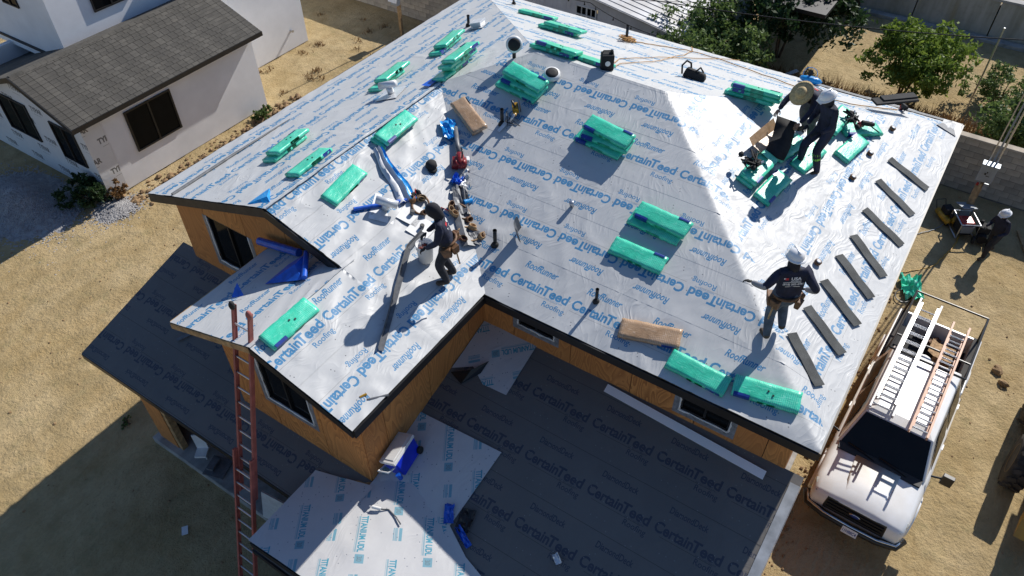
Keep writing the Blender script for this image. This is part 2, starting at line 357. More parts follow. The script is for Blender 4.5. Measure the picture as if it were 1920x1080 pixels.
def rocks(name, spots, M_, label, cat):
    b = MB()
    base = [Vector(p).normalized() for p in [(0, 0, 1), (.9, 0, .3), (.28, .85, .3), (-.72, .53, .3), (-.72, -.53, .3), (.28, -.85, .3), (.72, .53, -.4), (-.28, .85, -.4), (-.9, 0, -.4), (-.28, -.85, -.4), (.72, -.53, -.4)]]
    F = [(0, 1, 2), (0, 2, 3), (0, 3, 4), (0, 4, 5), (0, 5, 1), (1, 6, 2), (2, 6, 7), (2, 7, 3), (3, 7, 8), (3, 8, 4), (4, 8, 9), (4, 9, 5), (5, 9, 10), (5, 10, 1), (1, 10, 6)]
    for x, y, z, r in spots:
        a = rnd.random() * 6.3; ca, sa = math.cos(a) * r, math.sin(a) * r; q = [1 + rnd.uniform(-.3, .3) for _ in base]
        k = len(b.v); b.v += [(x + (p.x * ca - p.y * sa) * t, y + (p.x * sa + p.y * ca) * t * .8, z + p.z * r * t * .7) for p, t in zip(base, q)]
        b.f += [tuple(k + i for i in f) for f in F]
    b.m = [0] * len(b.f); o = b.build(name, M_); return tag(o, label, cat, kind='stuff')
M_CLOD = mat('dirt_clod', (.34, .22, .11), .95, var=.3, sc=2, c2=(.20, .13, .07))
sp = []
while len(sp) < 1500:
    x, y = rnd.uniform(1, 25), rnd.uniform(-6, 27)
    if 4 < x < 17.5 and .2 < y < 12.5 or x > 8.8 and y > 21: continue
    r = .012 + .03 * rnd.random() ** 3; sp.append((x, y, gz(x, y) + r * .2, r))
for i in range(420):                                                              # spoil along the neighbour's wall and the right-hand fence side
    x = rnd.uniform(9.4, 17); y = 20.75 + rnd.gauss(0, .22); r = .03 + .10 * rnd.random() ** 2.5; sp.append((x, min(y, 21.25), gz(x, y) + r * .3, r))
for i in range(260):
    x = rnd.uniform(7.5, 19); y = -.35 + rnd.gauss(0, .15); r = .02 + .04 * rnd.random() ** 2; sp.append((x, y, gz(x, y) + r * .3, r))
rocks('dirt_clods', sp, M_CLOD, 'loose clods and small stones scattered over the dirt', 'clods')

# ------------------------------------------------------------------ the house under construction
ZE, S = 5.65, 1 / 3.0; K = math.hypot(1, S)
X0, XB, YR, YL, YD, XE, XA, Y2, YG = 7.594, 17.86, -.252, 12.953, 5.634, 4.19, 6.26, 7.6, 9.75
XR = (X0 + XB) / 2; YW = (YD + YL) / 2; HM = XR - X0; HW = YW - YD; SL = .30
def lowz(x): return 4.25 + SL * (x - 8.10)
class Plane:
    def __init__(s, O, U, Vp, sl):
        s.O = Vector(O); s.U = Vector(U); s.k = math.hypot(1, sl); s.V = Vector((Vp[0], Vp[1], sl)) / s.k; s.n = s.U.cross(s.V).normalized(); s.sl = sl; s.Vp = Vp
    def z(s, x, y): return s.O.z + s.sl * ((x - s.O.x) * s.Vp[0] + (y - s.O.y) * s.Vp[1])
    def p(s, x, y, h=0): return Vector((x, y, s.z(x, y))) + s.n * h
    def M(s, x, y, yaw=0, h=0): return frame(s.p(x, y, h), (math.cos(yaw), math.sin(yaw), 0), s.n)
PF = Plane((X0, 0, ZE), (0, -1, 0), (1, 0), S); PR = Plane((0, YR, ZE), (1, 0, 0), (0, 1), S); PB = Plane((XB, 0, ZE), (0, 1, 0), (-1, 0), S)
PL = Plane((0, YL, ZE), (-1, 0, 0), (0, -1), S); PW = Plane((0, YD, ZE), (1, 0, 0), (0, 1), S)
ZG = ZE + S * (Y2 - YD) - S * (YG - Y2); PG = Plane((0, YG, ZG), (-1, 0, 0), (0, -1), S)
XL = 2.74; PLO = Plane((XL, 0, lowz(XL)), (0, -1, 0), (1, 0), SL)
house = empty('house_under_construction', 'two-storey house frame with plywood walls and wide roof covered in printed underlayment', 'house', (11, 6, 0))
def deck_prism(b, P, pts, th=.11): b.prism([P.p(x, y, -.004) for x, y in pts], (0, 0, -th))
b = MB()
C_, D_, E_, B_, F_, A_ = (X0, YR), (X0, YD), (XE, YD), (XB, YR), (XB, YL), (XA, YL)
P1, P2, J_, W_ = (XR, YR + HM), (XR, YL - HM), (X0 + HW, YW), (XA, YW)
deck_prism(b, PF, [D_, C_, P1, P2, J_]); deck_prism(b, PR, [C_, B_, P1]); deck_prism(b, PB, [B_, F_, P2, P1]); deck_prism(b, PL, [F_, A_, W_, J_, P2])
deck_prism(b, PW, [J_, W_, (XA, Y2), (XE, Y2), E_, D_]); deck_prism(b, PG, [(XE, Y2), (XA + .3, Y2), (XA + .3, YG), (XE, YG)])
roof = b.build('roof', M_LUM, house)
# wrinkles of the loose-laid sheets, shared by all courses
def wr(X, Y):
    wx = X + .8 * (vnoise(X, Y, .9, 31) - .5); wy = Y + .8 * (vnoise(X, Y, .9, 41) - .5)
    a = .82 * wx + .57 * wy; c = -.57 * wx + .82 * wy
    r1 = 1 - np.abs(2 * vnoise(a * .55, c * 2.1, 1.6, 7) - 1); r2 = 1 - np.abs(2 * vnoise(a * 2.0, c * .6, 2.0, 9) - 1)
    loose = np.clip(.15 + 1.5 * (vnoise(X, Y, .55, 13) - .3) + .5 * np.exp(-np.abs((Y - YD) - (X - X0)) / 1.2) + .3 * (X < 9) * (Y > 5.5), .08, 1.15)
    return .005 + .010 * vnoise(X, Y, 1.3, 3) + loose * (.026 * r1 ** 4 + .014 * r2 ** 6) * np.clip(1, 0, 1)
def course(P, dom, lo, hi, v0, v1, flip, phase, mat_, parent, name='underlayment_course', step=.07, lift0=.006, lift1=.004, fold=None, brk=(), amp=1.0, tile=(PU, PV)):
    us = sorted(set([round(x, 4) for x in np.arange(dom[0], dom[1], step)] + [dom[1]] + [q for q in brk if dom[0] < q < dom[1]]))
    nv = max(2, int((v1 - v0) / step)); cols = []; prev = False
    U_, V_ = [], []; faces = []
    for u in us:
        a, c = max(lo(u), v0), min(hi(u), v1)
        if c - a < .004: cols.append(None); continue
        cols.append(len(U_)); t = np.linspace(a, c, nv + 1); U_ += [u] * (nv + 1); V_ += t.tolist()
    for i in range(len(us) - 1):
        if cols[i] is None or cols[i + 1] is None: continue
        for j in range(nv): q, w = cols[i] + j, cols[i + 1] + j; faces.append((q, w, w + 1, q + 1))
    if not faces: return None
    U_, V_ = np.array(U_), np.array(V_); O, Ud, Vd, n = (np.array(q) for q in (P.O, P.U, P.V, P.n))
    X = O + U_[:, None] * Ud + V_[:, None] * Vd; nr = np.tile(n, (len(X), 1)); ext = 0
    if fold is not None: X, nr, ext = fold(X, nr)
    tt = np.clip((V_ - v0) / (v1 - v0), 0, 1)
    h = lift0 + (lift1 - lift0) * tt + amp * wr(X[:, 0], X[:, 1]) + ext
    X = X + nr * h[:, None]
    me = bpy.data.meshes.new(name); me.from_pydata(X.tolist(), [], faces); me.materials.append(mat_); me.polygons.foreach_set('use_smooth', [True] * len(faces))
    uu = U_ / tile[0] + phase; vv = (V_ - v0) / tile[1]
    if flip: uu, vv = -uu, 1 - vv
    L = me.uv_layers.new(name='UVMap'); li = np.empty(len(me.loops), int); me.loops.foreach_get('vertex_index', li)
    L.data.foreach_set('uv', np.stack([uu[li], vv[li]], 1).astype(np.float32).ravel()); me.update()
    return link(name, me, parent)
# the front courses run on over the right-hand hip
cpt = np.array((X0, YR, ZE)); hd = np.array((1, 1, S)) / math.sqrt(2 + S * S); nF, nR = np.array(PF.n), np.array(PR.n)
ang_h = math.acos(float(nF @ nR)) * (1 if float(np.cross(nF, nR) @ hd) > 0 else -1)
def fold_hip(X, nr):
    ov = (X[:, 0] - X0) - (X[:, 1] - YR); k = ov > 0
    q = X[k] - cpt; c, s_ = math.cos(ang_h), math.sin(ang_h)
    X = X.copy(); X[k] = cpt + q * c + np.cross(hd, q) * s_ + hd * (q @ hd)[:, None] * (1 - c); nr = nr.copy(); nr[k] = nR
    e = np.where(k, .012, 0) + .004 * np.exp(-(ov / .08) ** 2); return X, nr, e
OVH = -.025
ph = random.Random(3)
for k, fl in enumerate((0, 1, 1, 0, 1, 0)):
    course(PF, (-YW, -YR), lambda u: max(OVH, (-u - YD) * K), lambda u: K * min(HM + .0, -u - YR + .42 + .1 * math.sin(-u * 5), YL + u), k * PV, (k + 1) * PV + .08, fl, (.36, .12, .7, .02, .33, 0)[k], M_RR, roof, fold=fold_hip, brk=(-YD, -(YL - HM)), amp=.8)
for k, fl in enumerate((0, 1, 0, 1, 0, 0)):
    course(PR, (X0, XB), lambda u: OVH, lambda u: K * min(u - X0, XB - u), k * PV, (k + 1) * PV + .08, fl, (.06, .4, .8, .2, .5, 0)[k], M_RR, roof, brk=(XR,), amp=.75)
for k, fl in enumerate((0, 1, 0, 0, 1, 0)):
    course(PB, (YR, YL), lambda u: OVH, lambda u: K * min(HM, u - YR, YL - u), k * PV, (k + 1) * PV + .08, fl, ph.random(), M_RR, roof, brk=(P1[1], P2[1]), amp=.6)
for k, fl in enumerate((0, 1, 0, 1, 0, 0)):
    course(PL, (-XB, -XA + .02), lambda u: OVH, lambda u: K * (HW if -u < J_[0] else min(-u - X0, XB + u)) + (.1 if -u < J_[0] else 0), k * PV, (k + 1) * PV + .08, fl, ph.random(), M_RR, roof, brk=(-J_[0], -XR), amp=.55)
for k, fl in enumerate((1, 0, 1, 0)):
    course(PW, (XE - .02, J_[0]), lambda u: max(OVH, (u - X0) * K - .03), lambda u: K * ((Y2 - YD) if u < XA else HW) + .0, k * PV, (k + 1) * PV + .08, fl, (.05, .72, .3, .62)[k], M_RR, roof, brk=(XA, XA - .001, X0), amp=.85, lift0=.014, lift1=.008)
for k in range(3):
    course(PG, (-XA - .28, -XE + .02), lambda u: OVH, lambda u: K * (YG - Y2) + .05, k * PV, (k + 1) * PV + .08, 1, (.2, .75, .4)[k], M_RR, roof, amp=.7)
# drip edges and fascia boards
def board(p0, p1, out, h=.17, t=.035, m_=M_FASC, up=.0, name='fascia_board'):
    p0, p1 = Vector(p0) + Vector((0, 0, up)), Vector(p1) + Vector((0, 0, up)); b = MB(); d = Vector((0, 0, -h))
    b.prism([p0, p1, p1 + d, p0 + d], Vector(out) * t); return b.build(name, m_, house)
def e3(P, xy, dz=.0): q = P.p(*xy); return (q.x, q.y, q.z + dz)
board(e3(PF, C_), e3(PF, D_), (-1, 0, 0), m_=M_BLACK); board(e3(PW, E_), e3(PW, D_), (0, -1, 0), m_=M_BLACK)
board(e3(PR, C_), e3(PR, B_), (0, -1, 0), m_=M_BLACK); board(e3(PL, A_), e3(PL, F_), (0, 1, 0)); board(e3(PB, F_), e3(PB, B_), (1, 0, 0), m_=M_BLACK)
board(e3(PL, A_), e3(PL, W_), (-1, 0, 0), h=.19); board(e3(PW, W_), e3(PW, (XA, Y2 + .02)), (-1, 0, 0), h=.19, m_=M_BLACK)
board(e3(PW, E_), e3(PW, (XE, Y2)), (-1, 0, 0), h=.15, m_=M_BLACK); board(e3(PG, (XE, YG)), e3(PG, (XE, Y2)), (-1, 0, 0), h=.13, m_=M_LUM); board(e3(PG, (XE, YG)), e3(PG, (XA + .25, YG)), (0, 1, 0), h=.13, m_=M_LUM)
# walls of plywood sheets
def wall(p0, p1, nrm, zb, zt, wins=(), brk=(), first=0.0, sheets=True, back=.10):
    p0, p1, nv = Vector(p0 + (0,)), Vector(p1 + (0,)), Vector(nrm + (0,)); L = (p1 - p0).length; d = (p1 - p0) / L
    at = lambda u, z, o=0: p0 + d * u + nv * o + Vector((0, 0, z))
    def pieces(ua, ub):
        cuts = sorted({ua, ub} | {q for w in wins for q in w[:2] if ua < q < ub} | {q for q in brk if ua < q < ub}); out = []
        for a, c in zip(cuts, cuts[1:]):
            if c - a < .01: continue
            w = [w for w in wins if w[0] <= a + 1e-6 and w[1] >= c - 1e-6]
            if w: w = w[0]; out += [(a, c, zb(a), zb(c), w[2], w[2]), (a, c, w[3], w[3], zt(a), zt(c))]
            else: out.append((a, c, zb(a), zb(c), zt(a), zt(c)))
        return [q for q in out if q[4] - q[2] > .01 or q[5] - q[3] > .01]
    b = MB()
    for a, c, z0, z1, z2, z3 in pieces(0, L): b.prism([at(a, z0), at(c, z1), at(c, z3), at(a, z2)], nv * -back)
    W = b.build('wall', M_DARK, house)
    if sheets:
        u = -first
        while u < L:
            ua, ub = max(0, u), min(L, u + 1.22); u += 1.22
            if ub - ua < .03: continue
            b = MB()
            for a, c, z0, z1, z2, z3 in pieces(ua + (.006 if ua > 0 else 0), ub - (.006 if ub < L else 0)):
                b.prism([at(a, z0, .002), at(c, z1, .002), at(c, z3, .002), at(a, z2, .002)], nv * (.012 + rnd.uniform(0, .002)))
            if b.f: b.build('plywood_sheet', M_PLY, W)
    for w in wins:
        u0, u1, z0, z1 = w; b = MB(); fr = .045
        for a, c, e, f in ((u0, u1, z0, z0 + fr), (u0, u1, z1 - fr, z1), (u0, u0 + fr, z0, z1), (u1 - fr, u1, z0, z1), ((u0 + u1) / 2 - .02, (u0 + u1) / 2 + .02, z0, z1)):
            b.prism([at(a, e, -.05), at(c, e, -.05), at(c, f, -.05), at(a, f, -.05)], nv * (.05 if c - a > .05 or f - e > .05 else .04))
        win = b.build('window', M_BLACK, house)
        b = MB(); b.prism([at(u0 + .02, z0 + .02, -.06), at(u1 - .02, z0 + .02, -.06), at(u1 - .02, z1 - .02, -.06), at(u0 + .02, z1 - .02, -.06)], nv * .02); b.build('pane', M_GLASS, win)
        for a, c, e, f in ((u0 - .11, u0 - .004, z0 - .12, z1), (u1 + .004, u1 + .11, z0 - .12, z1), (u0 - .003, u1 + .003, z0 - .12, z0 - .004)):
            b = MB(); b.prism([at(a, e, .017), at(c, e, .017), at(c, f, .017), at(a, f, .017)], nv * .003); b.build('flashing_tape', M_GREYTAPE, win)
        b = MB(); r2 = random.Random(int(u0 * 100))
        for (a, e), (c, f) in (((u0, z1), (u0, z0)), ((u0, z0), (u1, z0)), ((u1, z0), (u1, z1))):
            nn = 8; pts = [at(a + (c - a) * i / nn + r2.uniform(-.012, .012), e + (f - e) * i / nn + r2.uniform(-.015, .01), .012) for i in range(nn + 1)]
            b.tube(pts, [r2.uniform(.010, .026) for _ in pts], 6)
        b.build('foam_bead', M_WHITE, win, smooth=True)
sof = lambda u: ZE - .13
wall((8.12, 6.07), (8.12, .09), (-1, 0), lambda u: lowz(8.12) - .15, sof, [(.81, 1.58, 4.66, 5.06), (4.08, 4.97, 4.48, 5.0)], first=.5)
wall((4.66, 6.07), (8.12, 6.07), (0, -1), lambda u: lowz(4.66 + u) - .15, sof, first=.7)
def g2top(y): return min(PW.z(0, y), PG.z(0, y)) - .13
wall((4.66, 9.30), (4.66, 6.07), (-1, 0), lambda u: lowz(4.66) - .15, lambda u: g2top(9.30 - u), [(.90, 2.03, 3.98, 5.22)], brk=(9.30 - Y2,), first=.2)
def g1top(y): return min(PL.z(0, y), PW.z(0, y)) - .13
wall((6.6, 12.73), (6.6, 7.55), (-1, 0), lambda u: lowz(6.6) - .15 if u < 3.17 else 4.45, lambda u: g1top(12.73 - u), [(.96, 2.17, 4.16, 5.38)], brk=(12.73 - YW, 3.17, 3.171), first=.3)
wall((6.72, 9.30), (4.66, 9.30), (0, 1), lambda u: lowz(4.66) - .15, lambda u: PG.z(0, 9.30) - .13, sheets=False)
wall((17.55, 12.73), (6.6, 12.73), (0, 1), lambda u: 0, sof, first=.4)
wall((8.12, .12), (17.55, .12), (0, -1), lambda u: 0.0, sof, first=.1)
wall((17.55, .12), (17.55, 12.55), (1, 0), lambda u: 0.0, sof, sheets=False)
# ground floor: front wall, porch piers, slab
wall((6.5, 12.5), (6.5, 7.0), (-1, 0), lambda u: .15, lambda u: lowz(6.5) - .2, [(1.6, 3.4, .2, 2.1)], sheets=True)
wall((4.08, 12.55), (4.08, 11.93), (-1, 0), lambda u: .15, lambda u: lowz(4.08) - .14)
wall((6.5, 12.55), (4.08, 12.55), (0, 1), lambda u: .15, lambda u: lowz(4.08) - .14)
wall((3.0, .1), (8.12, .1), (0, -1), lambda u: 0, lambda u: lowz(3.0 + u) - .15)
wall((3.0, 4.2), (3.0, .1), (-1, 0), lambda u: 0, lambda u: lowz(3.0) - .15)
b = MB(); b.box((4.15, 11.86, 1.5), (.14, .14, 2.7)); b.box((4.15, 9.4, 2.80), (.14, 5.2, .18)); b.box((3.1, 6.6, 1.2), (.14, .14, 2.3)); b.build('porch_post', M_LUM, house)
b = MB(); b.prism([(3.92, 12.7, -.2), (17.7, 12.7, -.2), (17.7, 0, -.2), (2.9, 0, -.2), (2.9, 7.1, -.2), (3.92, 7.1, -.2)], (0, 0, .35)); b.build('foundation_slab', M_CONC, house, bevel=.015)
# lower roof
b = MB()
for pts in ([(3.744, 13.27), (3.744, 9.30), (6.72, 9.30), (6.72, 13.27)], [(3.744, 9.30), (3.744, 7.22), (4.66, 7.22), (4.66, 9.30)], [(XL, 7.22), (XL, 6.07), (4.66, 6.07), (4.66, 7.22)], [(XL, 6.07), (XL, -.22), (8.12, -.22), (8.12, 6.07)]): deck_prism(b, PLO, pts, .09)
lroof = b.build('lower_roof', M_LUM, house); k2 = PLO.k
def lhi(u): y = -u; return k2 * ((6.72 if y > 9.30 else 4.66 if y > 6.07 else 8.12) - XL)
def llo(u): return k2 * ((3.744 - XL) if -u > 7.22 else 0) - .02
for k in range(6):
    course(PLO, (-6.0699, .24), llo, lhi, k * PV, (k + 1) * PV + .08, 0, (.1, .45, .83, .2, .6, .9)[k], M_DD, lroof, step=.12, amp=.35)
    course(PLO, (-9.2999, -6.0699), llo, lhi, k * PV, (k + 1) * PV + .08, 1, (.3, .1, .5, .2, .6, .9)[k], M_DD, lroof, step=.12, amp=.35, brk=(-7.22, -7.219))
    course(PLO, (-13.29, -9.2999), llo, lhi, k * PV, (k + 1) * PV + .08, 1, (.3, .1, .5, .2, .6, .9)[k], M_DD, lroof, step=.12, amp=.35)
M_EDGE = mat('light_grey_drip_edge', (.40, .42, .44), .45, metal=.3, var=.2)
def lowp(x, y, h=0): return PLO.p(x, y, h)
b = MB(); b.prism([lowp(XL, -.245, .03), lowp(7.95, -.245, .03), lowp(7.95, -.08, .03), lowp(XL, -.08, .03)], PLO.n * .004); b.prism([lowp(XL, -.25, .034), lowp(7.95, -.25, .034), lowp(7.95, -.25, -.08), lowp(XL, -.25, -.08)], (0, -.006, 0)); b.build('drip_edge', M_EDGE, lroof)
for a, c, o in (((3.744, 7.22), (3.744, 13.27), (-1, 0, 0)), ((3.744, 13.27), (6.72, 13.27), (0, 1, 0)), ((XL, -.22), (XL, 7.22), (-1, 0, 0))):
    board(lowp(*a), lowp(*c), o, h=.14, m_=M_BLACK)
# pale printed sheets tacked over the dark deck felt
# low saddle over the porch entry: ridge along x at y = SY
SY, SZ, SS, SEY = 5.38, 3.31, .125, 7.08
class Saddle:
    def z(s, x, y): return max(PLO.z(x, y), SZ - SS * abs(y - SY))
    def p(s, x, y, h=0): return Vector((x, y, s.z(x, y) + h))
PSA = Saddle(); XA0 = XL - .03
def sad(x, y): return (x, y, SZ - SS * abs(y - SY) - .004)
b = MB(); xi = lambda y: XL + (SZ - SS * abs(y - SY) - PLO.O.z) / SL
b.prism([sad(XA0, SY), sad(XA0, SEY), sad(xi(SEY), SEY), sad(xi(SY), SY)][::-1], (0, 0, -.10)); b.prism([sad(XA0, SY), sad(XA0, .3), sad(xi(.3), .3), sad(xi(SY), SY)], (0, 0, -.03)); b.build('porch_saddle', M_LUM, lroof)
board((XA0, SEY, SZ - SS * (SEY - SY) + .01), (xi(SEY) + .05, SEY, SZ - SS * (SEY - SY) + .01), (0, 1, 0), h=.15, m_=M_BLACK); board((XA0, SEY, SZ - SS * (SEY - SY)), (XA0, SY, SZ), (-1, 0, 0), h=.15, m_=M_BLACK)
def patch(poly, h, ang, parent=lroof, mat_=M_TI, name='underlayment_sheet', step=.11, off=(0, 0), amp=.5, P=PLO, tile=(1.6, 1.1)):
    poly = [Vector(q) for q in poly]; bm = bmesh.new(); f = bm.faces.new([bm.verts.new((q.x, q.y, 0)) for q in poly])
    xs = [q.x for q in poly]; ys = [q.y for q in poly]
    for ax, lo_, hi_ in ((0, min(xs), max(xs)), (1, min(ys), max(ys))):
        t = lo_ + step
        while t < hi_:
            co = [0, 0, 0]; no = [0, 0, 0]; co[ax] = t; no[ax] = 1
            bmesh.ops.bisect_plane(bm, geom=bm.verts[:] + bm.edges[:] + bm.faces[:], plane_co=co, plane_no=no); t += step
    uvl = bm.loops.layers.uv.new('UVMap'); ca, sa = math.cos(ang), math.sin(ang)
    for f in bm.faces:
        f.smooth = True
        for l in f.loops:
            x, y = l.vert.co.x, l.vert.co.y; l[uvl].uv = ((x * ca + y * sa) / tile[0] + off[0], (-x * sa + y * ca) / tile[1] + off[1])
    X = np.array([v.co[:2] for v in bm.verts]); H_ = h + amp * wr(X[:, 0], X[:, 1])
    for v, hh in zip(bm.verts, H_): v.co = P.p(v.co.x, v.co.y, float(hh))
    if bm.faces and sum(f.normal.z for f in bm.faces) == 0: pass
    bm.normal_update()
    for f in bm.faces:
        if f.normal.z < 0: f.normal_flip()
    me = bpy.data.meshes.new(name); bm.to_mesh(me); bm.free(); me.materials.append(mat_); return link(name, me, parent)
dg = math.radians
patch([(8.13, 6.04), (8.13, 4.85), (7.06, 4.83), (7.03, 5.33), (7.24, 5.69), (7.03, 6.04)], .026, dg(128), off=(.25, .3))
patch([(6.07, 6.05), (6.15, 4.32), (4.45, 4.42), (4.34, 6.05)], .028, dg(-149), off=(.55, .1))
patch([(4.78, 6.05), (4.96, 5.43), (4.71, 4.42), (4.43, 3.88), (4.31, 3.46), (3.88, 1.65), (XL - .05, 1.45), (XL - .05, 6.05)], .024, dg(-147), off=(.1, .6), P=PSA, amp=.6)
patch([(4.29, 7.12), (4.57, 5.95), (XL - .05, 5.98), (XL - .05, 7.12)], .034, dg(-145), off=(.35, .35), P=PSA, amp=.6)
# ------------------------------------------------------------------ neighbour's white house
M_STUC = mat('white_stucco', (.84, .85, .87), .85, var=.05, sc=1.2, bmp=.25, bsc=90, bd=.006)
M_SHIN = mat('brown_grey_shingle', (.082, .076, .066), .9, var=.25, sc=2.5, bmp=.5, bsc=120, bd=.006)
M_SHIN2 = mat('weathered_shingle', (.092, .085, .073), .9, var=.25, sc=2.5, bmp=.5, bsc=120, bd=.006)
M_BLKTRIM = mat('black_eave_trim', (.014, .014, .015), .5)
NB = empty('neighbouring_house', 'white stucco house with grey-brown shingle roof beside the building site', 'house', (12.5, 24, 0))
b = MB(); NX0, NX1, NY0, NRY, NZ = 9.1, 15.85, 21.4, 23.6, 2.8; NS = .37; NRZ = NZ + NS * (NRY - 21.1) + .05
def nrz(y): return NRZ - NS * abs(y - NRY)
# side wall with window hole, gable end in house wrap
def wbox(b, x0, x1, y0, y1, z0, z1): b.box(((x0 + x1) / 2, (y0 + y1) / 2, (z0 + z1) / 2), (x1 - x0, y1 - y0, z1 - z0))
wx0, wx1, wz0, wz1 = 10.55, 12.28, 1.0, 2.42
for q in ((9.75, wx0, 0, 2.78), (wx1, NX1, 0, 2.78), (wx0, wx1, 0, wz0), (wx0, wx1, wz1, 2.78)): wbox(b, q[0], q[1], NY0, NY0 + .2, q[2], q[3])
wbox(b, NX1 - .2, NX1, NY0 + .2, 28, 0, 2.7); wbox(b, NX0 + .2, NX1 - .2, 28, 28.2, 0, 2.7)
b.build('wall', M_STUC, NB)
b = MB(); u = .9
b.add([(NX0, NY0 - .03, 0), (9.76, NY0 - .03, 0), (9.76, NY0 - .03, 2.78), (NX0, NY0 - .03, 2.78)], [(0, 1, 2, 3)], uv=[(.30, .0), (.74, 0), (.74, 2.5), (.30, 2.5)])
b.add([(NX0, NY0 - .03, 0), (NX0, NY0 - .03, 2.78), (9.76, NY0 + .15, 2.78), (9.76, NY0 + .15, 0)], [(0, 1, 2, 3)], uv=[(0, 0)] * 4)
def gpt(y, z): return (NX0 + .001, y, z)
ys = [NY0 - .03, 21.86, 23.05, 24.2, 25.9, 28]
def gq(y0, y1, z0a, z1a, z0b, z1b):
    b.add([gpt(y1, z0b), gpt(y0, z0a), gpt(y0, z1a), gpt(y1, z1b)], [(0, 1, 2, 3)], uv=[(-y / 1.5, z / 1.1) for y, z in ((y1, z0b), (y0, z0a), (y0, z1a), (y1, z1b))])
top = lambda y: nrz(y) - .12
gq(ys[0], ys[1], 0, top(ys[0]), 0, top(ys[1])); gq(ys[1], ys[2], 0, 1.05, 0, 1.05); gq(ys[1], ys[2], 2.35, top(ys[1]), 2.35, top(ys[2])); gq(ys[2], NRY, 0, top(ys[2]), 0, top(NRY)); gq(NRY, ys[3], 0, top(NRY), 0, top(ys[3]))
gq(ys[3], ys[4], 0, 1.15, 0, 1.15); gq(ys[3], ys[4], 2.5, top(ys[3]), 2.5, max(2.55, top(ys[4]))); gq(ys[4], 28, 0, 2.55, 0, 2.0)
b.build('house_wrap', M_TY, NB)
b = MB(); wbox(b, NX0 + .03, NX0 + .15, NY0, 28, 0, 2.3); b.build('wall_core', M_DARK, NB)
def nwin(name, pts, out):
    a, c, e, f = [Vector(p) for p in pts]; o = Vector(out); b = MB(); ctr = (a + c + e + f) / 4
    ins = lambda p, q: p + (ctr - p) * q
    for p, q in ((a, c), (c, e), (e, f), (f, a)): b.prism([p, q, ins(q, .07), ins(p, .07)], o * .05)
    m1, m2 = (a + c) / 2, (e + f) / 2; w_ = (c - a).normalized() * .03; b.prism([m1 - w_, m1 + w_, m2 + w_, m2 - w_], o * .045)
    w = b.build(name, M_BLKTRIM, NB); b = MB(); b.prism([ins(a, .05), ins(c, .05), ins(e, .05), ins(f, .05)], o * .012); b.build('pane', M_GLASS, w)
nwin('window', [(wx0, NY0 - .0, wz0), (wx1, NY0 - .0, wz0), (wx1, NY0 - .0, wz1), (wx0, NY0 - .0, wz1)], (0, -1, 0))
nwin('window', [(NX0, 23.05, 1.05), (NX0, 21.86, 1.05), (NX0, 21.86, 2.35), (NX0, 23.05, 2.35)], (-1, 0, 0))
nwin('window', [(NX0, 25.9, 1.15), (NX0, 24.2, 1.15), (NX0, 24.2, 2.5), (NX0, 25.9, 2.5)], (-1, 0, 0))
# roof with individual shingle strips
EX0, EX1, EY = 8.78, 16.15, 21.1; sl = math.hypot(1, NS)
b = MB(); e0 = nrz(EY)
b.prism([(EX0, EY, e0), (EX1, EY, e0), (EX1, NRY, NRZ), (EX0, NRY, NRZ)], (0, 0, -.1)); b.prism([(EX0, NRY, NRZ), (EX1, NRY, NRZ), (EX1, 28.4, nrz(28.4)), (EX0, 28.4, nrz(28.4))], (0, 0, -.1))
nroof = b.build('roof', M_SHIN, NB)
b = MB(); b.prism([(EX0, EY, e0 + .01), (EX1, EY, e0 + .01), (EX1, EY, e0 - .14), (EX0, EY, e0 - .14)], (0, -.03, 0)); b.build('eave_trim', M_BLKTRIM, NB)
b = MB(); b.prism([(EX0, EY - .03, e0), (EX0, NRY, NRZ + .01), (EX0, NRY, NRZ - .16), (EX0, EY - .03, e0 - .15)], (-.03, 0, 0)); b.prism([(EX0, NRY, NRZ + .01), (EX0, 28.4, nrz(28.4)), (EX0, 28.4, nrz(28.4) - .15), (EX0, NRY, NRZ - .16)], (-.03, 0, 0)); b.build('rake_trim', M_BLKTRIM, NB)
def shingle_mesh(name, tabs, wd, ln, mt):
    b = MB()
    for t in range(tabs): b.box((wd * (t + .5), ln / 2, .006), (wd - .012, ln, .012))
    return b.mesh(name, mt)
sh = [shingle_mesh('shingle', 4, .2475, .145, m_) for m_ in (M_SHIN, M_SHIN2)]
ns = int((NRY - EY) * sl / .145)
Vs = Vector((0, 1, NS)).normalized(); ns_n = Vector((0, -NS, 1)).normalized()
for r_ in range(ns):
    x = EX0 - rnd.choice((0, .08, .125, .17, .33))
    while x < EX1 - .2:
        x0_ = max(x, EX0); 
        o = link('shingle', sh[rnd.random() < .4], nroof)
        o.matrix_basis = frame(Vector((min(x0_, EX1 - .99), EY, e0)) + Vs * (r_ * .145) + ns_n * (.004 + .003 * (r_ % 2) + rnd.uniform(0, .002)), (1, 0, 0), ns_n) @ Matrix.Rotation(-.05, 4, 'X'); x += .99
for i in range(15):                                                               # ridge caps
    b = MB(); x = EX0 + .05 + i * .2
    b.prism([(x, NRY - .14, NRZ + .018 - .05), (x, NRY, NRZ + .025), (x, NRY + .14, NRZ + .018 - .05)], (.19, 0, .012)); b.build('ridge_cap', M_SHIN2, nroof)
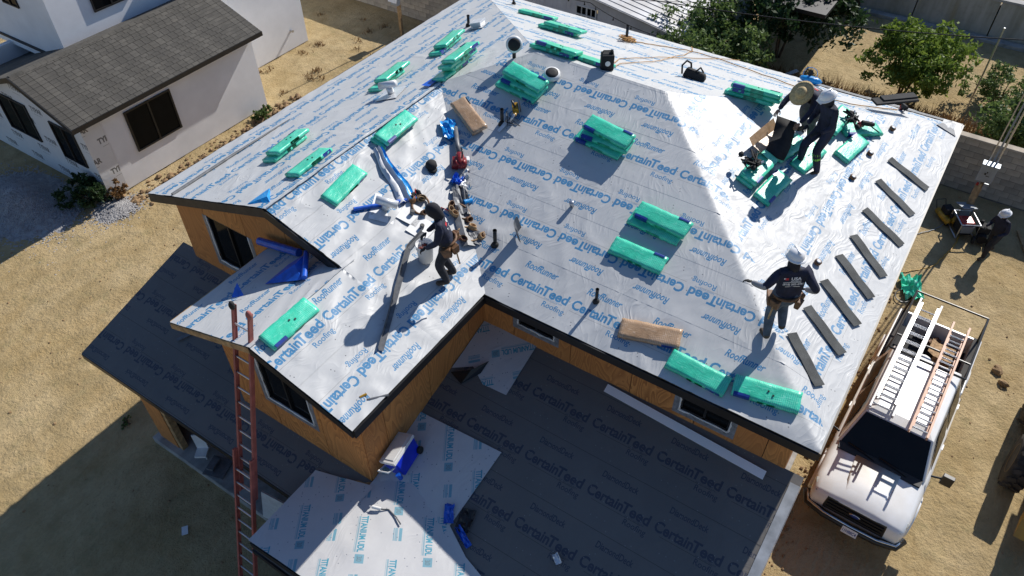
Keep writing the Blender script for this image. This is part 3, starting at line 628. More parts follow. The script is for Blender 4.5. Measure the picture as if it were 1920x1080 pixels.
# upper storey and rear wing
b = MB(); wbox(b, 11.15, 18, 24.6, 30, 2.6, 7.2); wbox(b, 16.2, 20.4, 23.75, 30, 0, 5.6); b.build('upper_wall', M_STUC, NB)
nwin('window', [(12.55, 24.595, 4.05), (13.9, 24.595, 4.05), (13.9, 24.595, 5.6), (12.55, 24.595, 5.6)], (0, -1, 0))
nwin('window', [(11.145, 27.2, 4.3), (11.145, 26.3, 4.3), (11.145, 26.3, 5.4), (11.145, 27.2, 5.4)], (-1, 0, 0))
b = MB(); b.box((14.5, 24.55, 3.36), (6.7, .12, .05)); b.box((11.1, 27, 2.9), (.08, 5, .05)); b.build('wall_flashing', M_BLKTRIM, NB)
b = MB(); b.tube([(19.6, 23.75, .75), (19.6, 23.62, .75)], .05, 8); b.build('wall_vent', M_STEEL, NB)
# gravel heap against the wrapped gable
M_GRAV = mat('pale_gravel', (.42, .41, .40), .9, var=.3, sc=6, c2=(.26, .25, .25))
def heap_h(x, y): return .62 * math.exp(-((x - 7.4) / .8) ** 2 - ((y - 23.6) / 1.2) ** 2) + .16 * math.exp(-((x - 8.9) / .45) ** 2 - ((y - 20.9) / .45) ** 2)
sp = []
for i in range(9000):
    x, y = 7.4 + rnd.gauss(0, .75), 23.6 + rnd.gauss(0, 1.05)
    if rnd.random() < .16: x, y = 8.9 + rnd.gauss(0, .4), 20.8 + rnd.gauss(0, .28)
    if x > 8.95 and y > 21.3: continue
    sp.append((x, y, gz(x, y) + heap_h(x, y) - .01, .018 + .022 * rnd.random()))
rocks('gravel', sp, M_GRAV, 'heap of pale gravel by the neighbour house corner', 'gravel')
gb = MB(); R_ = 26
hx = np.linspace(5.2, 10.2, R_); hy = np.linspace(19.6, 26.5, R_)
gb.add([(x, y, (gz(x, y) + heap_h(x, y) - .02) if heap_h(x, y) > .012 else -.3) for x in hx for y in hy], [(i * R_ + j, (i + 1) * R_ + j, (i + 1) * R_ + j + 1, i * R_ + j + 1) for i in range(R_ - 1) for j in range(R_ - 1)])
tag(gb.build('gravel_heap', M_GRAV, smooth=True), 'mound of grey gravel under the loose stones', kind='structure')

# ------------------------------------------------------------------ block wall along the back of the lot
M_BLK = [mat('concrete_block_%s' % q, c, .95, var=.14, sc=3, bmp=.4, bsc=70, bd=.008) for q, c in (('grey', (.40, .35, .28)), ('warm', (.45, .385, .30)), ('dark', (.34, .30, .24)))]
M_MORT = mat('mortar', (.19, .165, .135), .95)
def block_wall(name, label, y0, y1, xw=24.4, hgt=9):
    root = empty(name, label, 'wall', (xw, (y0 + y1) / 2, 0))
    b = MB(); b.box((xw + .1, (y0 + y1) / 2, hgt * .1 - .1), (.17, y1 - y0, hgt * .2 + .18)); b.build('mortar_bed', M_MORT, root)
    bb = MB(); bb.box((0, 0, 0), (.19, .39, .19)); ms = [bb.mesh('block', m_) for m_ in M_BLK]; n_ = 0
    for r_ in range(hgt):
        y = y0 + (.2 if r_ % 2 else 0)
        while y + .39 < y1 + .01:
            if n_ < 298:
                o = link('block', rnd.choice(ms), root, False); o.matrix_parent_inverse = root.matrix_basis.inverted(); o.matrix_basis = T(xw + .1 + rnd.uniform(-.006, .006), y + .2, r_ * .2 + .1); n_ += 1
            y += .4
    b = MB()
    y = y0
    b.box((xw + .1, (y0 + y1) / 2, hgt * .2 + .03), (.26, y1 - y0, .06)); b.build('cap', M_BLK[1], root, bevel=.01); return root
block_wall('block_wall', 'grey concrete block wall behind the ground worker and power panel', -7.0, 1.4)
block_wall('block_wall', 'weathered concrete block wall behind the slim wooden meter post', 17.6, 27.6)
# ------------------------------------------------------------------ channel wall far behind, with its road
M_CHAN = None
def channel_mat():
    m, n, p = nt_new('stained_concrete'); v = objco(n); st = objco(n, (1, 1.2, .12))
    a = noise(n, st, 1.6, 4, .6); c = noise(n, v, 6, 4)
    col = mixc(n, ramp(n, a, .35, .65), (.28, .265, .20), (.46, .43, .36)); col = mixc(n, math_(n, 'MULTIPLY', ramp(n, noise(n, st, .9, 2), .55, .66), .6), col, (.34, .25, .10))
    col = mixc(n, math_(n, 'MULTIPLY', ramp(n, c, .5, .8), .3), col, (.16, .15, .12)); n.links.new(col, p.inputs['Base Color']); p.inputs['Roughness'].default_value = .9; return m
M_CHAN = channel_mat()
cw = empty('channel_wall', 'tall stained concrete retaining wall along the flood channel', 'wall', (36, 0, 0))
for i in range(9):
    y = -9 + i * 3.05; b = MB(); b.hexa([(36.0, y, -.4), (36.35, y, -.4), (36.35, y + 3.0, -.4), (36.0, y + 3.0, -.4)], [(36.22, y, 1.45), (36.5, y, 1.45), (36.5, y + 3.0, 1.45), (36.22, y + 3.0, 1.45)]); b.build('panel', M_CHAN, cw)
b = MB(); b.box((36.5, 4.7, .3), (.2, 27.5, 1.9)); b.build('backing', M_MORT, cw); b = MB(); b.box((35.75, 4.7, .03), (.4, 27.5, .16)); b.build('footing_kerb', M_CONC, cw, bevel=.02)
b = MB(); b.box((36.37, 4.7, 1.5), (.4, 27.5, .1)); b.build('coping', M_CONC, cw)
# ------------------------------------------------------------------ white shed
M_SIDE = mat('white_board_siding', (.62, .62, .64), .7, var=.08, sc=2)
M_CORR = mat('weathered_metal_roof', (.50, .51, .54), .5, metal=.2, var=.3, sc=1.2, c2=(.30, .29, .28))
sh_ = empty('garden_shed', 'white board-sided shed with pale metal roof behind the block wall', 'shed', (28, 12, 0))
sx = 25.6
def shz(y): return 2.05 + (y - 10.7) * .16
for i in range(40):
    y = 9.4 + i * .2
    if 13.05 < y + .1 < 13.95 and True:
        b = MB(); b.prism([(sx, y, 0), (sx, y + .192, 0), (sx, y + .192, 1.30), (sx, y, 1.30)], (.03, 0, 0)); b.prism([(sx, y, 1.98), (sx, y + .192, 1.98), (sx, y + .192, shz(y + .19)), (sx, y, shz(y))], (.03, 0, 0))
    else: b = MB(); b.prism([(sx, y, 0), (sx, y + .192, 0), (sx, y + .192, shz(y + .19)), (sx, y, shz(y))], (.03, 0, 0))
    b.build('siding_board', M_SIDE, sh_)
b = MB(); wbox(b, sx + .03, sx + .1, 9.4, 17.4, 0, 1.8); wbox(b, sx + .1, sx + 7, 9.4, 9.5, 0, 2.0); b.build('wall', M_SIDE, sh_)
b = MB(); b.hexa([(sx - .25, 9.2, shz(9.2)), (sx + 7, 9.2, shz(9.2)), (sx + 7, 17.6, shz(17.6)), (sx - .25, 17.6, shz(17.6))], [(sx - .25, 9.2, shz(9.2) + .06), (sx + 7, 9.2, shz(9.2) + .06), (sx + 7, 17.6, shz(17.6) + .06), (sx - .25, 17.6, shz(17.6) + .06)]); srf = b.build('roof', M_CORR, sh_)
for i in range(21):
    x = sx - .2 + i * .34; b = MB(); b.tube([(x, 9.2, shz(9.2) + .065), (x, 17.6, shz(17.6) + .065)], .018, 6); b.build('roof_rib', M_CORR, srf)
b = MB()
for y in (13.06, 13.47, 13.94): b.box((sx - .012, y, 1.64), (.05, .05, .72))
for z in (1.30, 1.64, 1.98): b.box((sx - .012, 13.5, z), (.045, .9, .045))
for y in (13.27, 13.70): b.box((sx - .012, y, 1.64), (.04, .025, .7))
w = b.build('window', M_WHITE, sh_); b = MB(); b.box((sx + .035, 13.5, 1.64), (.02, .9, .7)); b.build('pane', M_GLASS, w)
# carport edge to the right of the shed
sh2 = empty('open_carport', 'dark open carport with one white post beyond the back trees', 'carport', (30.5, 6.5, 0))
b = MB(); b.box((28.2, 8.2, 1.3), (.22, .5, 2.6)); b.box((31.5, 8.3, 1.3), (.2, .2, 2.6)); b.build('post', M_SIDE, sh2); b = MB(); wbox(b, 28.2, 35, 5.2, 8.35, 2.6, 2.75); b.build('roof', M_BLKTRIM, sh2); b = MB(); wbox(b, 34.9, 35, 5.2, 8.35, 0, 2.6); b.build('wall', M_DARK, sh2)
# ------------------------------------------------------------------ string lights and wires
def sag(p, q, s_, n_=14): p, q = Vector(p), Vector(q); return [p.lerp(q, i / n_) - Vector((0, 0, s_ * 4 * (i / n_) * (1 - i / n_))) for i in range(n_ + 1)]
M_WIRE = mat('black_wire', (.01, .01, .01), .6)
sl_ = empty('string_lights', 'black string of small bulbs hung along the shed eave', 'string lights', (25.3, 13, 2))
for i, (a, c) in enumerate((((25.3, 16.5, 2.75), (25.3, 13.2, 2.35)), ((25.3, 13.2, 2.35), (25.3, 9.6, 1.8)))):
    pts = sag(a, c, .2); b = MB(); b.tube(pts, .012, 5); b.build('cable', M_WIRE, sl_)
    for p in pts[1::3]: b = MB(); b.tube([p, p - Vector((0, 0, .06))], .014, 6); b.ball(p - Vector((0, 0, .1)), .035, 6, 4); b.build('bulb', M_WIRE, sl_, True)
b = MB(); b.tube(sag((20.3, 11.2, 5.25), (24.9, -2.2, 5.15), .28, 20), .016, 6); tag(b.build('service_wire', M_WIRE), 'thick twisted black service wire crossing above the back trees', 'wire')
b = MB(); b.tube(sag((23.3, 12.2, 3.6), (22.4, 6.3, 5.2), .12), .009, 5); tag(b.build('guy_wire', M_WIRE), 'thin dark wire slanting up from the shed eave', 'wire')
# ------------------------------------------------------------------ temporary power poles
M_PANEL = mat('grey_enamel', (.30, .33, .36), .45, metal=.2, var=.1)
def power_pole(x, y, label, hgt=6.2):
    r = empty('power_pole', label, 'power pole', (x, y, 0))
    b = MB(); b.box((x, y, .65), (.11, .11, 1.5)); b.build('wooden_post', mat('weathered_post', (.45, .30, .16), .85, var=.3, sc=8), r, bevel=.008)
    b = MB(); b.box((x - .12, y + .02, 1.62), (.16, .44, .62)); b.box((x - .20, y + .02, 1.95), (.28, .48, .03)); p_ = b.build('meter_panel', M_PANEL, r, bevel=.012)
    b = MB(); b.box((x - .204, y + .06, 1.60), (.004, .05, .06)); b.box((x - .204, y - .02, 1.54), (.004, .10, .02)); b.box((x - .204, y + .02, 1.66), (.004, .03, .05)); b.build('panel_marking', M_BLACK, p_)
    b = MB(); b.tube([(x - .05, y - .09, 1.93), (x - .05, y - .09, hgt)], .028, 8); b.tube([(x - .05, y + .12, 1.93), (x - .05, y + .12, hgt)], .02, 8); b.build('conduit', M_STEEL, r)
    b = MB(); b.box((x + .02, y, hgt / 2 + .9), (.05, .05, hgt - 1.8)); b.build('mast', M_PANEL, r)
    b = MB(); b.box((x - .1, y + .12, 1.2), (.12, .1, .16)); b.build('socket_box', M_PANEL, r); b = MB(); b.box((x - .1, y - .1, 1.15), (.12, .12, .2)); b.build('socket_box', M_PANEL, r); b = MB(); b.box((x - .17, y + .12, 1.2), (.02, .07, .1)); b.build('red_socket', M_RED, r); return r
power_pole(23.25, -1.5, 'power pole with grey meter panel in front of the block wall at right')
r = empty('meter_post', 'slim wooden post carrying a shiny meter box, at the far upper left', 'post', (22.9, 20.75, 0))
b = MB(); b.box((22.9, 20.75, .7), (.12, .12, 1.4)); b.build('wooden_post', M_LUM, r); b = MB(); b.box((22.8, 20.82, 1.55), (.2, .34, .42)); q = b.build('meter_box', M_PANEL, r, bevel=.01)
b = MB(); b.add([(22.6, 21.05, 1.5), (22.6, 20.6, 1.5), (22.75, 20.6, 1.9), (22.75, 21.05, 1.9)], [(0, 1, 2, 3)]); b.build('open_lid', M_GALV, r); b = MB(); b.tube([(22.95, 20.75, 1.4), (22.95, 20.75, 4.5)], .025, 8); b.build('conduit', M_STEEL, r)
# ------------------------------------------------------------------ trees and shrubs
def leaf_mat(name, c, c2, tr=.25):
    m, n, p = nt_new(name); oi = n.nodes.new('ShaderNodeNewGeometry'); v = noise(n, oi.outputs['Position'], 2.2, 3)
    rp = mixc(n, ramp(n, v, .35, .68), c2, c); rp = mixc(n, math_(n, 'MULTIPLY', oi.outputs['Random Per Island'], .5), rp, tuple(x * 1.5 for x in c)); n.links.new(rp, p.inputs['Base Color'])
    p.inputs['Roughness'].default_value = .55; p.inputs['Specular IOR Level'].default_value = .3
    ts = n.nodes.new('ShaderNodeBsdfTranslucent'); n.links.new(rp, ts.inputs[0]); mx = n.nodes.new('ShaderNodeMixShader'); mx.inputs[0].default_value = tr
    n.links.new(p.outputs[0], mx.inputs[1]); n.links.new(ts.outputs[0], mx.inputs[2]); n.links.new(mx.outputs[0], n.nodes['Material Output'].inputs[0]); return m
M_LF = leaf_mat('bright_leaf', (.21, .28, .045), (.08, .14, .022), .35); M_LF2 = leaf_mat('mid_leaf', (.14, .20, .058), (.055, .10, .03), .35); M_LF3 = leaf_mat('dark_leaf', (.035, .07, .022), (.015, .035, .012)); M_DRY = leaf_mat('dry_grass', (.26, .15, .06), (.10, .055, .026), .15); M_BARK = mat('bark', (.12, .085, .055), .95, var=.3, sc=10, bmp=.5, bsc=30)
def crown_mesh(blobs, nl, ls, seed, M_, cz=.0, droop=.35):
    R = np.random.RandomState(seed); w = np.array([q[3] * q[4] * q[5] for q in blobs]) ** .75; w = w / w.sum(); cnt = R.multinomial(nl, w); V = []; F = []
    for (x, y, z, rx, ry, rz), n_ in zip(blobs, cnt):
        nsub = max(4, n_ // 28); d = R.normal(size=(nsub, 3)); d /= np.linalg.norm(d, axis=1)[:, None]; rr = R.uniform(.45, 1.05, nsub) ** .6
        sub = np.array((x, y, z)) + d * rr[:, None] * (rx, ry, rz); k = R.randint(0, nsub, n_)
        P = sub[k] + R.normal(size=(n_, 3)) * np.array((rx, ry, rz)) * .13
        dirs = R.normal(size=(n_, 3)); dirs[:, 2] -= droop; dirs /= np.linalg.norm(dirs, axis=1)[:, None]
        sd_ = np.cross(dirs, R.normal(size=(n_, 3))); sd_ /= np.linalg.norm(sd_, axis=1)[:, None]; l = ls * R.uniform(.6, 1.3, n_)[:, None]
        q = np.stack([P - dirs * l * .5, P + sd_ * l * .22, P + dirs * l * .5, P - sd_ * l * .22], 1); b0 = len(V); V += q.reshape(-1, 3).tolist(); F += [(b0 + 4 * i, b0 + 4 * i + 1, b0 + 4 * i + 2, b0 + 4 * i + 3) for i in range(n_)]
    me = bpy.data.meshes.new('crown'); me.from_pydata(V, [], F); me.materials.append(M_); return me
def tree(name, label, cat, x, y, hgt, rad, nl, ls, M_, seed, group=None, nb=9, stems=3, flat=.8):
    R = random.Random(seed); z0 = gz(x, y); r = empty(name, label, cat, (x, y, z0), group); blobs = []; b = MB(); tips = []
    for i in range(nb):
        a = R.uniform(0, 6.28); q = rad * R.uniform(.25, .8) * (0 if i == 0 else 1); zz = hgt * R.uniform(.28, .80); s_ = rad * R.uniform(.26, .55)
        blobs.append((x + q * math.cos(a), y + q * math.sin(a), z0 + zz, s_, s_, s_ * flat)); tips.append(Vector(blobs[-1][:3]))
    for i in range(stems):
        a = 6.28 * i / stems + R.random(); p0 = Vector((x + .08 * math.cos(a), y + .08 * math.sin(a), z0 - .05)); mid = Vector((x + rad * .15 * math.cos(a), y + rad * .15 * math.sin(a), z0 + hgt * .3))
        th = .03 + .02 * hgt / stems; b.tube([p0, p0.lerp(mid, .5) + Vector((R.uniform(-.05, .05), R.uniform(-.05, .05), 0)), mid], [th, th * .8, th * .62], 7)
        for tp in tips[i::stems]: b.tube([mid, mid.lerp(tp, .5) + Vector((0, 0, .1)), tp], [th * .55, th * .35, th * .12], 6)
    b.build('trunk', M_BARK, r, True); link('crown', crown_mesh(blobs, nl, ls, seed, M_), r); return r
tree('leafy_shrub', 'bushy green shrub rising behind the back eave near the shed', 'shrub', 25.9, 8.6, 2.75, 2.4, 13000, .19, M_LF2, 1, nb=22)
tree('shade_tree', 'dark shaded tree between the carport and the green shrub', 'tree', 29.8, 6.9, 4.2, 2.4, 7500, .24, M_LF3, 2, nb=12)
tree('pepper_tree', 'bright yellow-green feathery tree standing alone before the channel wall', 'tree', 29.5, 2.0, 2.8, 1.65, 10500, .19, M_LF, 3, nb=20)
tree('roadside_tree', 'green tree at the right edge leaning over the block wall', 'tree', 27.0, -2.5, 2.6, 1.75, 8500, .18, M_LF2, 4, nb=18)
tree('scrub_bush', 'thin grey-green bush beside the channel footing', 'shrub', 30.6, -1.0, 1.3, 1.3, 2600, .14, M_LF2, 5, nb=9)
tree('corner_bush', 'dark low bush at the wrapped corner of the white house', 'shrub', 8.55, 21.75, .95, .75, 4200, .13, M_LF3, 6, nb=9, flat=1.0)
tree('wall_weed', 'small green weed against the white stucco wall', 'weed', 15.3, 20.95, .5, .5, 1300, .10, M_LF2, 7, nb=6)
tree('straw_weed', 'dry straw-coloured weed at the wrapped corner', 'weed', 9.3, 21.15, .8, .4, 900, .11, M_DRY, 8, nb=6)
tree('dirt_weed', 'tiny green weed sprouting in the sunlit dirt by the porch', 'weed', 3.9, 13.7, .16, .2, 250, .06, M_LF2, 9, nb=4)
# dry brush and litter behind the wall
R = np.random.RandomState(8); V = []; F = []
for i in range(16000):
    x = R.uniform(24.8, 28.6) if R.rand() < .8 else R.uniform(16.5, 24); y = R.uniform(-5, 9) if x > 24.5 else R.uniform(17.5, 26)
    if x < 24.5:
        if R.rand() < .72: continue
        cl = np.random.RandomState(i % 34).rand(2); x, y = 16.8 + 6.5 * cl[0] + R.normal(0, .10), 17.8 + 7.5 * cl[1] + R.normal(0, .10)
        if x < 20.6 and y > 23.5: continue
    h = R.uniform(.15, .65) * (1 if x > 24.5 else .30); a = R.rand() * 6.28; w_ = .02; lx, ly = R.normal(0, .16 if x > 24.5 else .05, 2); z = gz(x, y) if i % 7 == 0 else -.04
    b0 = len(V); V += [(x - w_ * math.cos(a), y - w_ * math.sin(a), z), (x + w_ * math.cos(a), y + w_ * math.sin(a), z), (x + lx, y + ly, z + h)]; F.append((b0, b0 + 1, b0 + 2))
me = bpy.data.meshes.new('dry_brush'); me.from_pydata(V, [], F); me.materials.append(M_DRY); tag(link('dry_brush', me), 'tangled dry brown grass and twigs behind the block wall', 'dry grass', kind='stuff')
for i in range(22):                                                                # small tufts on the reddish fill
    pass
for i, (x, y, z, l, a, lab) in enumerate(((27.6, 4.6, .3, 1.0, .5, 'long pale plank lying in the brush left of the bright tree'), (27.0, 1.9, .25, .55, 1.5, 'short pale board end in the brush below the bright tree'), (26.2, 3.3, .25, .55, -.9, 'white board scrap nearest the back eave in the dry brush'), (27.8, 6.0, .3, 1.2, 2.5, 'weathered grey plank under the dark tree'))):
    b = MB(); b.box((0, 0, 0), (l, .16, .04)); o = b.build('scrap_board', M_WHITE); o.matrix_basis = T(x, y, z) @ RZ(a) @ Matrix.Rotation(.2, 4, 'Y'); tag(o, lab, 'board', 'scrap boards in the brush')
b = MB(); b.tube([(29.4, -.3, -.1), (29.5, -.3, 3.2)], .03, 8); tag(b.build('fence_pole', M_STEEL), 'thin dark steel pole standing before the channel wall', 'pole')
# ------------------------------------------------------------------ shingle bundles
def wrap_mat(name, c, c2, streak):
    m, n, p = nt_new(name); v = objco(n); a = noise(n, v, 6, 4, .6, .6); st = objco(n, (2.2, 9, 3)); s_ = noise(n, st, 3, 3, .6, 1.2)
    oi = n.nodes.new('ShaderNodeObjectInfo'); col = mixc(n, ramp(n, a, .35, .65), c2, c); col = mixc(n, math_(n, 'MULTIPLY', ramp(n, s_, .60, .70), .55), col, streak)
    lw = N(n, 'ShaderNodeTexWave', Scale=11.0, Distortion=1.5); n.links.new(v, lw.inputs[0]); msk = ramp(n, noise(n, v, 4.5, 1), .5, .56)
    col = mixc(n, math_(n, 'MULTIPLY', math_(n, 'MULTIPLY', ramp(n, lw.outputs[0], .80, .9), msk), .55), col, streak)
    col = mixc(n, math_(n, 'MULTIPLY', oi.outputs['Random'], .45), col, c2); n.links.new(col, p.inputs['Base Color'])
    p.inputs['Roughness'].default_value = .34; p.inputs['Coat Weight'].default_value = .25; p.inputs['Coat Roughness'].default_value = .12
    h = math_(n, 'MULTIPLY_ADD', s_, 1.0, math_(n, 'MULTIPLY', noise(n, v, 22, 3, .6, .8), .5)); bump(n, p, h, .45, .012); return m
M_GREEN = wrap_mat('green_plastic_wrap', (.06, .68, .45), (.035, .52, .33), (.28, .80, .64)); M_KRAFT = wrap_mat('brown_plastic_wrap', (.52, .34, .20), (.36, .22, .12), (.70, .55, .42))
M_NAVY = mat('navy_label', (.012, .045, .28), .35, var=.2, sc=12); M_DGRN = mat('dark_green_label', (.025, .36, .20), .35, var=.3, sc=20)
BL, BW, BH = .99, .335, .080
def bundle_mesh(seed, M_):
    R = np.random.RandomState(seed); nx, ny = 18, 7; xs = np.linspace(-BL / 2, BL / 2, nx); ys = np.linspace(-BW / 2, BW / 2, ny); V = []; F = []
    for i, x in enumerate(xs):
        for j, y in enumerate(ys):
            e = (i in (0, nx - 1)) or (j in (0, ny - 1)); z = BH + .008 * (vnoise(x, y, 7, seed) - .5) + .005 * (vnoise(x + y * .6, y, 18, seed + 3) - .5) - (.006 if e else 0)
            V.append((x + R.normal(0, .003), y + R.normal(0, .003), z))
    F += [(i * ny + j, (i + 1) * ny + j, (i + 1) * ny + j + 1, i * ny + j + 1) for i in range(nx - 1) for j in range(ny - 1)]
    ring = [i * ny for i in range(nx)] + [(nx - 1) * ny + j for j in range(1, ny)] + [i * ny + ny - 1 for i in range(nx - 2, -1, -1)] + [j for j in range(ny - 2, 0, -1)]
    n_ = len(ring); prev = ring
    for z, o in ((BH * .55, .004), (.004, .001)):
        cur = []
        for k in ring: x, y, _ = V[k]; cur.append(len(V)); V.append((x * (1 + o / (BL / 2)) + R.normal(0, .003), y * (1 + o / (BW / 2)) + R.normal(0, .003), z + (R.normal(0, .004) if z > .01 else 0)))
        F += [(prev[(k + 1) % n_], prev[k], cur[k], cur[(k + 1) % n_]) for k in range(n_)]; prev = cur
    F.append(tuple(prev[::-1]))
    me = bpy.data.meshes.new('wrapper'); me.from_pydata(V, [], F); me.materials.append(M_); me.polygons.foreach_set('use_smooth', [True] * len(F)); return me
BM = [bundle_mesh(s_, M_GREEN) for s_ in (1, 2, 3, 4, 5)]; BMK = bundle_mesh(9, M_KRAFT)
def lab_mesh(x0, x1, side, z0, z1, M_, topw=0):
    b = MB(); y = side * (BW / 2 + .007); b.add([(x0, y, z0), (x1, y, z0), (x1, y, z1), (x0, y, z1)], [(0, 1, 2, 3)])
    if topw: yy = side * (BW / 2 - topw); zt = BH + .008; b.add([(x0, y, z1), (x1, y, z1), (x1, side * (BW / 2 - .012), zt), (x0, side * (BW / 2 - .012), zt), (x1, yy, zt + .002), (x0, yy, zt + .002)], [(0, 1, 2, 3), (3, 2, 4, 5)])
    return b.mesh('label', M_)
LABS = [lab_mesh(-.46, -.22, -1, .012, .082, M_NAVY, .05), lab_mesh(.24, .44, 1, .012, .082, M_NAVY, .04), lab_mesh(-.10, .16, -1, .012, .08, M_DGRN), lab_mesh(.22, .45, -1, .012, .082, M_NAVY), lab_mesh(-.44, -.2, 1, .012, .08, M_NAVY)]
MARK = [MB().box(q, (.028, .028, .006)).mesh('vent_hole', M_BLACK) for q in ((.02, .03, BH + .010), (.10, -.02, BH + .010))]
def bundle(P, x, y, yaw, h, label, kraft=False, tilt=0, grp='wrapped shingle bundles'):
    r = empty('shingle_bundle', label, 'shingle bundle', P.M(x, y, yaw, h) @ Matrix.Rotation(tilt, 4, 'Y'), grp)
    link('wrapper', BMK if kraft else rnd.choice(BM), r, False)
    for k in ([3] if kraft else rnd.sample(range(5), 2) + [2]): link('label', LABS[k], r, False)
    if not kraft and rnd.random() < .55:
        for q in MARK: link('vent_hole', q, r, False)
    return r
def stack(P, x, y, yaw, n_, where, dx=.10, dy=.03, jit=5):
    names = {1: [''], 2: ['lower ', 'upper '], 3: ['bottom ', 'middle ', 'top '], 4: ['bottom ', 'second-lowest ', 'second-highest ', 'top ']}[n_]; R = random.Random(int(x * 100 + y * 7))
    for i in range(n_):
        a = yaw + math.radians(R.uniform(-jit, jit)) * (i > 0); ca, sa = math.cos(yaw), math.sin(yaw); o = (n_ - 1 - i); q = dx * o * (1 if i % 2 == 0 or n_ == 2 else -.3); w_ = dy * o
        bundle(P, x - ca * q - sa * w_, y - sa * q + ca * w_, a, .026 + i * (BH + .010), f"{names[i]}green-wrapped shingle bundle {where}")
dg = math.radians
stack(PL, 8.28, 10.79, dg(8), 2, 'on the left slope, nearest the lower gable corner', .12)
stack(PL, 7.72, 9.62, dg(6), 1, 'on the left slope beside the wing ridge')
stack(PW, 7.63, 8.72, dg(8), 1, 'on the wing slope left of the blue folded sheet')
stack(PW, 9.40, 8.98, dg(4), 2, 'on the wing ridge below the T-shaped vent', .05)
stack(PL, 11.58, 10.86, dg(9), 2, 'on the left slope just beyond the T-shaped vent', .26)
stack(PL, 13.42, 10.63, dg(9), 2, 'on the far left slope beside a vent pipe', .22)
stack(PL, 12.05, 9.20, dg(5), 4, 'in the tall stack on the left slope', .09, .06)
stack(PF, 11.87, 7.50, dg(-97), 3, 'at the upper left of the grey front slope', .03, -.09)
stack(PB, 12.98, 7.46, dg(-87), 2, 'on the back slope just over the main ridge', .12)
stack(PB, 15.15, 8.55, dg(-85), 2, 'on the far back slope, second from the shed', .15)
stack(PB, 16.18, 9.93, dg(-80), 1, 'on the far back slope, farthest from the camera')
stack(PB, 13.14, 6.75, dg(-95), 1, 'half hidden behind the black speaker box')
stack(PB, 14.06, 3.49, dg(-86), 3, 'on the bright back slope left of the straw-hat worker', .05)
stack(PF, 11.31, 5.28, dg(-96), 3, 'in the middle of the grey front slope', .04, -.09)
stack(PF, 10.07, 3.52, dg(-94), 2, 'on the front slope above the single bundle', .06, -.12)
stack(PF, 9.33, 3.60, dg(-91), 1, 'on the front slope directly below the fanned pair')
stack(PF, 7.90, 1.78, dg(-93), 1, 'at the front eave left of the corner bundle')
stack(PF, 8.05, .74, dg(-80), 1, 'at the front eave nearest the house corner')
stack(PW, 4.87, 7.45, dg(1), 1, 'on the wing roof behind the ladder top')
bundle(PF, 8.16, 2.74, dg(-75), .026, 'brown-wrapped shingle bundle lying near the front eave', True)
bundle(PF, 10.72, 8.14, dg(60), .05, 'brown-wrapped shingle bundle lying in the valley by the red blower', True)
stack(PR, 12.20, 2.66, dg(-2), 2, 'under the black harness on the right slope', .02, .05); bundle(PR, 12.05, 2.28, dg(-6), .026, 'green-wrapped shingle bundle lying flat beside the harness pair'); 
bundle(PR, 13.35, 2.45, dg(-14), .026, 'green-wrapped shingle bundle under the opened brown bundle'); bundle(PR, 13.45, 2.05, dg(-8), .026, 'green-wrapped shingle bundle at the feet of the two workers')
stack(PR, 15.00, 1.98, dg(-3), 2, 'behind the white-helmet worker on the right slope', .04); bundle(PR, 14.55, 1.48, dg(-10), .026, 'green-wrapped shingle bundle at right of the white-helmet worker'); bundle(PR, 15.3, 1.52, dg(-40), .026, 'green-wrapped shingle bundle farthest right, under the nail gun')
# opened bundle: kraft wrap and limp black shingles held up by the bending worker
M_SHB = mat('black_shingle', (.018, .018, .019), .85, var=.3, sc=6, bmp=.4, bsc=90)
def limp(pts, wd, th, M_, name, parent, P=None, wdir=None):
    b = MB(); n_ = len(pts); V = []
    for p in pts:
        p = Vector(p)
        for s_ in (-1, 1): V += [p + wdir * s_ * wd / 2, p + wdir * s_ * wd / 2 + Vector((0, 0, th))]
    F = []
    for i in range(n_ - 1): a, c = i * 4, i * 4 + 4; F += [(a, a + 2, c + 2, c), (a + 1, c + 1, c + 3, a + 3), (a, c, c + 1, a + 1), (a + 2, a + 3, c + 3, c + 2)]
    F += [(0, 1, 3, 2), (n_ * 4 - 4, n_ * 4 - 2, n_ * 4 - 1, n_ * 4 - 3)]; b.add(V, F); return b.build(name, M_, parent, True)
op = empty('opened_shingle_bundle', 'opened shingle bundle, black shingles curling up from brown wrapping, between the two workers', 'shingle bundle', PR.M(13.3, 2.6, 0, .12))
o0 = PR.p(13.05, 2.55, .14); wd_ = Vector((.45, -.9, -.30)).normalized()
limp([o0 + Vector((-.32, .02, .0)), o0 + Vector((-.12, .03, .02)), o0 + Vector((.10, .05, .03)), o0 + Vector((.28, .08, .09)), o0 + Vector((.44, .12, .19)), o0 + Vector((.55, .15, .30))], .42, .035, M_SHB, 'shingle_stack', op, wdir=wd_)
b = MB(); q = PR.M(13.1, 2.72, dg(-10), .13)
b.M = q; b.add([(-.5, -.2, 0), (.45, -.2, 0), (.45, .2, .01), (-.5, .2, .01), (-.55, .34, .14), (.40, .36, .17), (-.62, -.2, .10), (-.62, .2, .12)], [(0, 1, 2, 3), (3, 2, 5, 4), (0, 3, 7, 6)]); b.build('paper_wrapping', M_KRAFT, op)

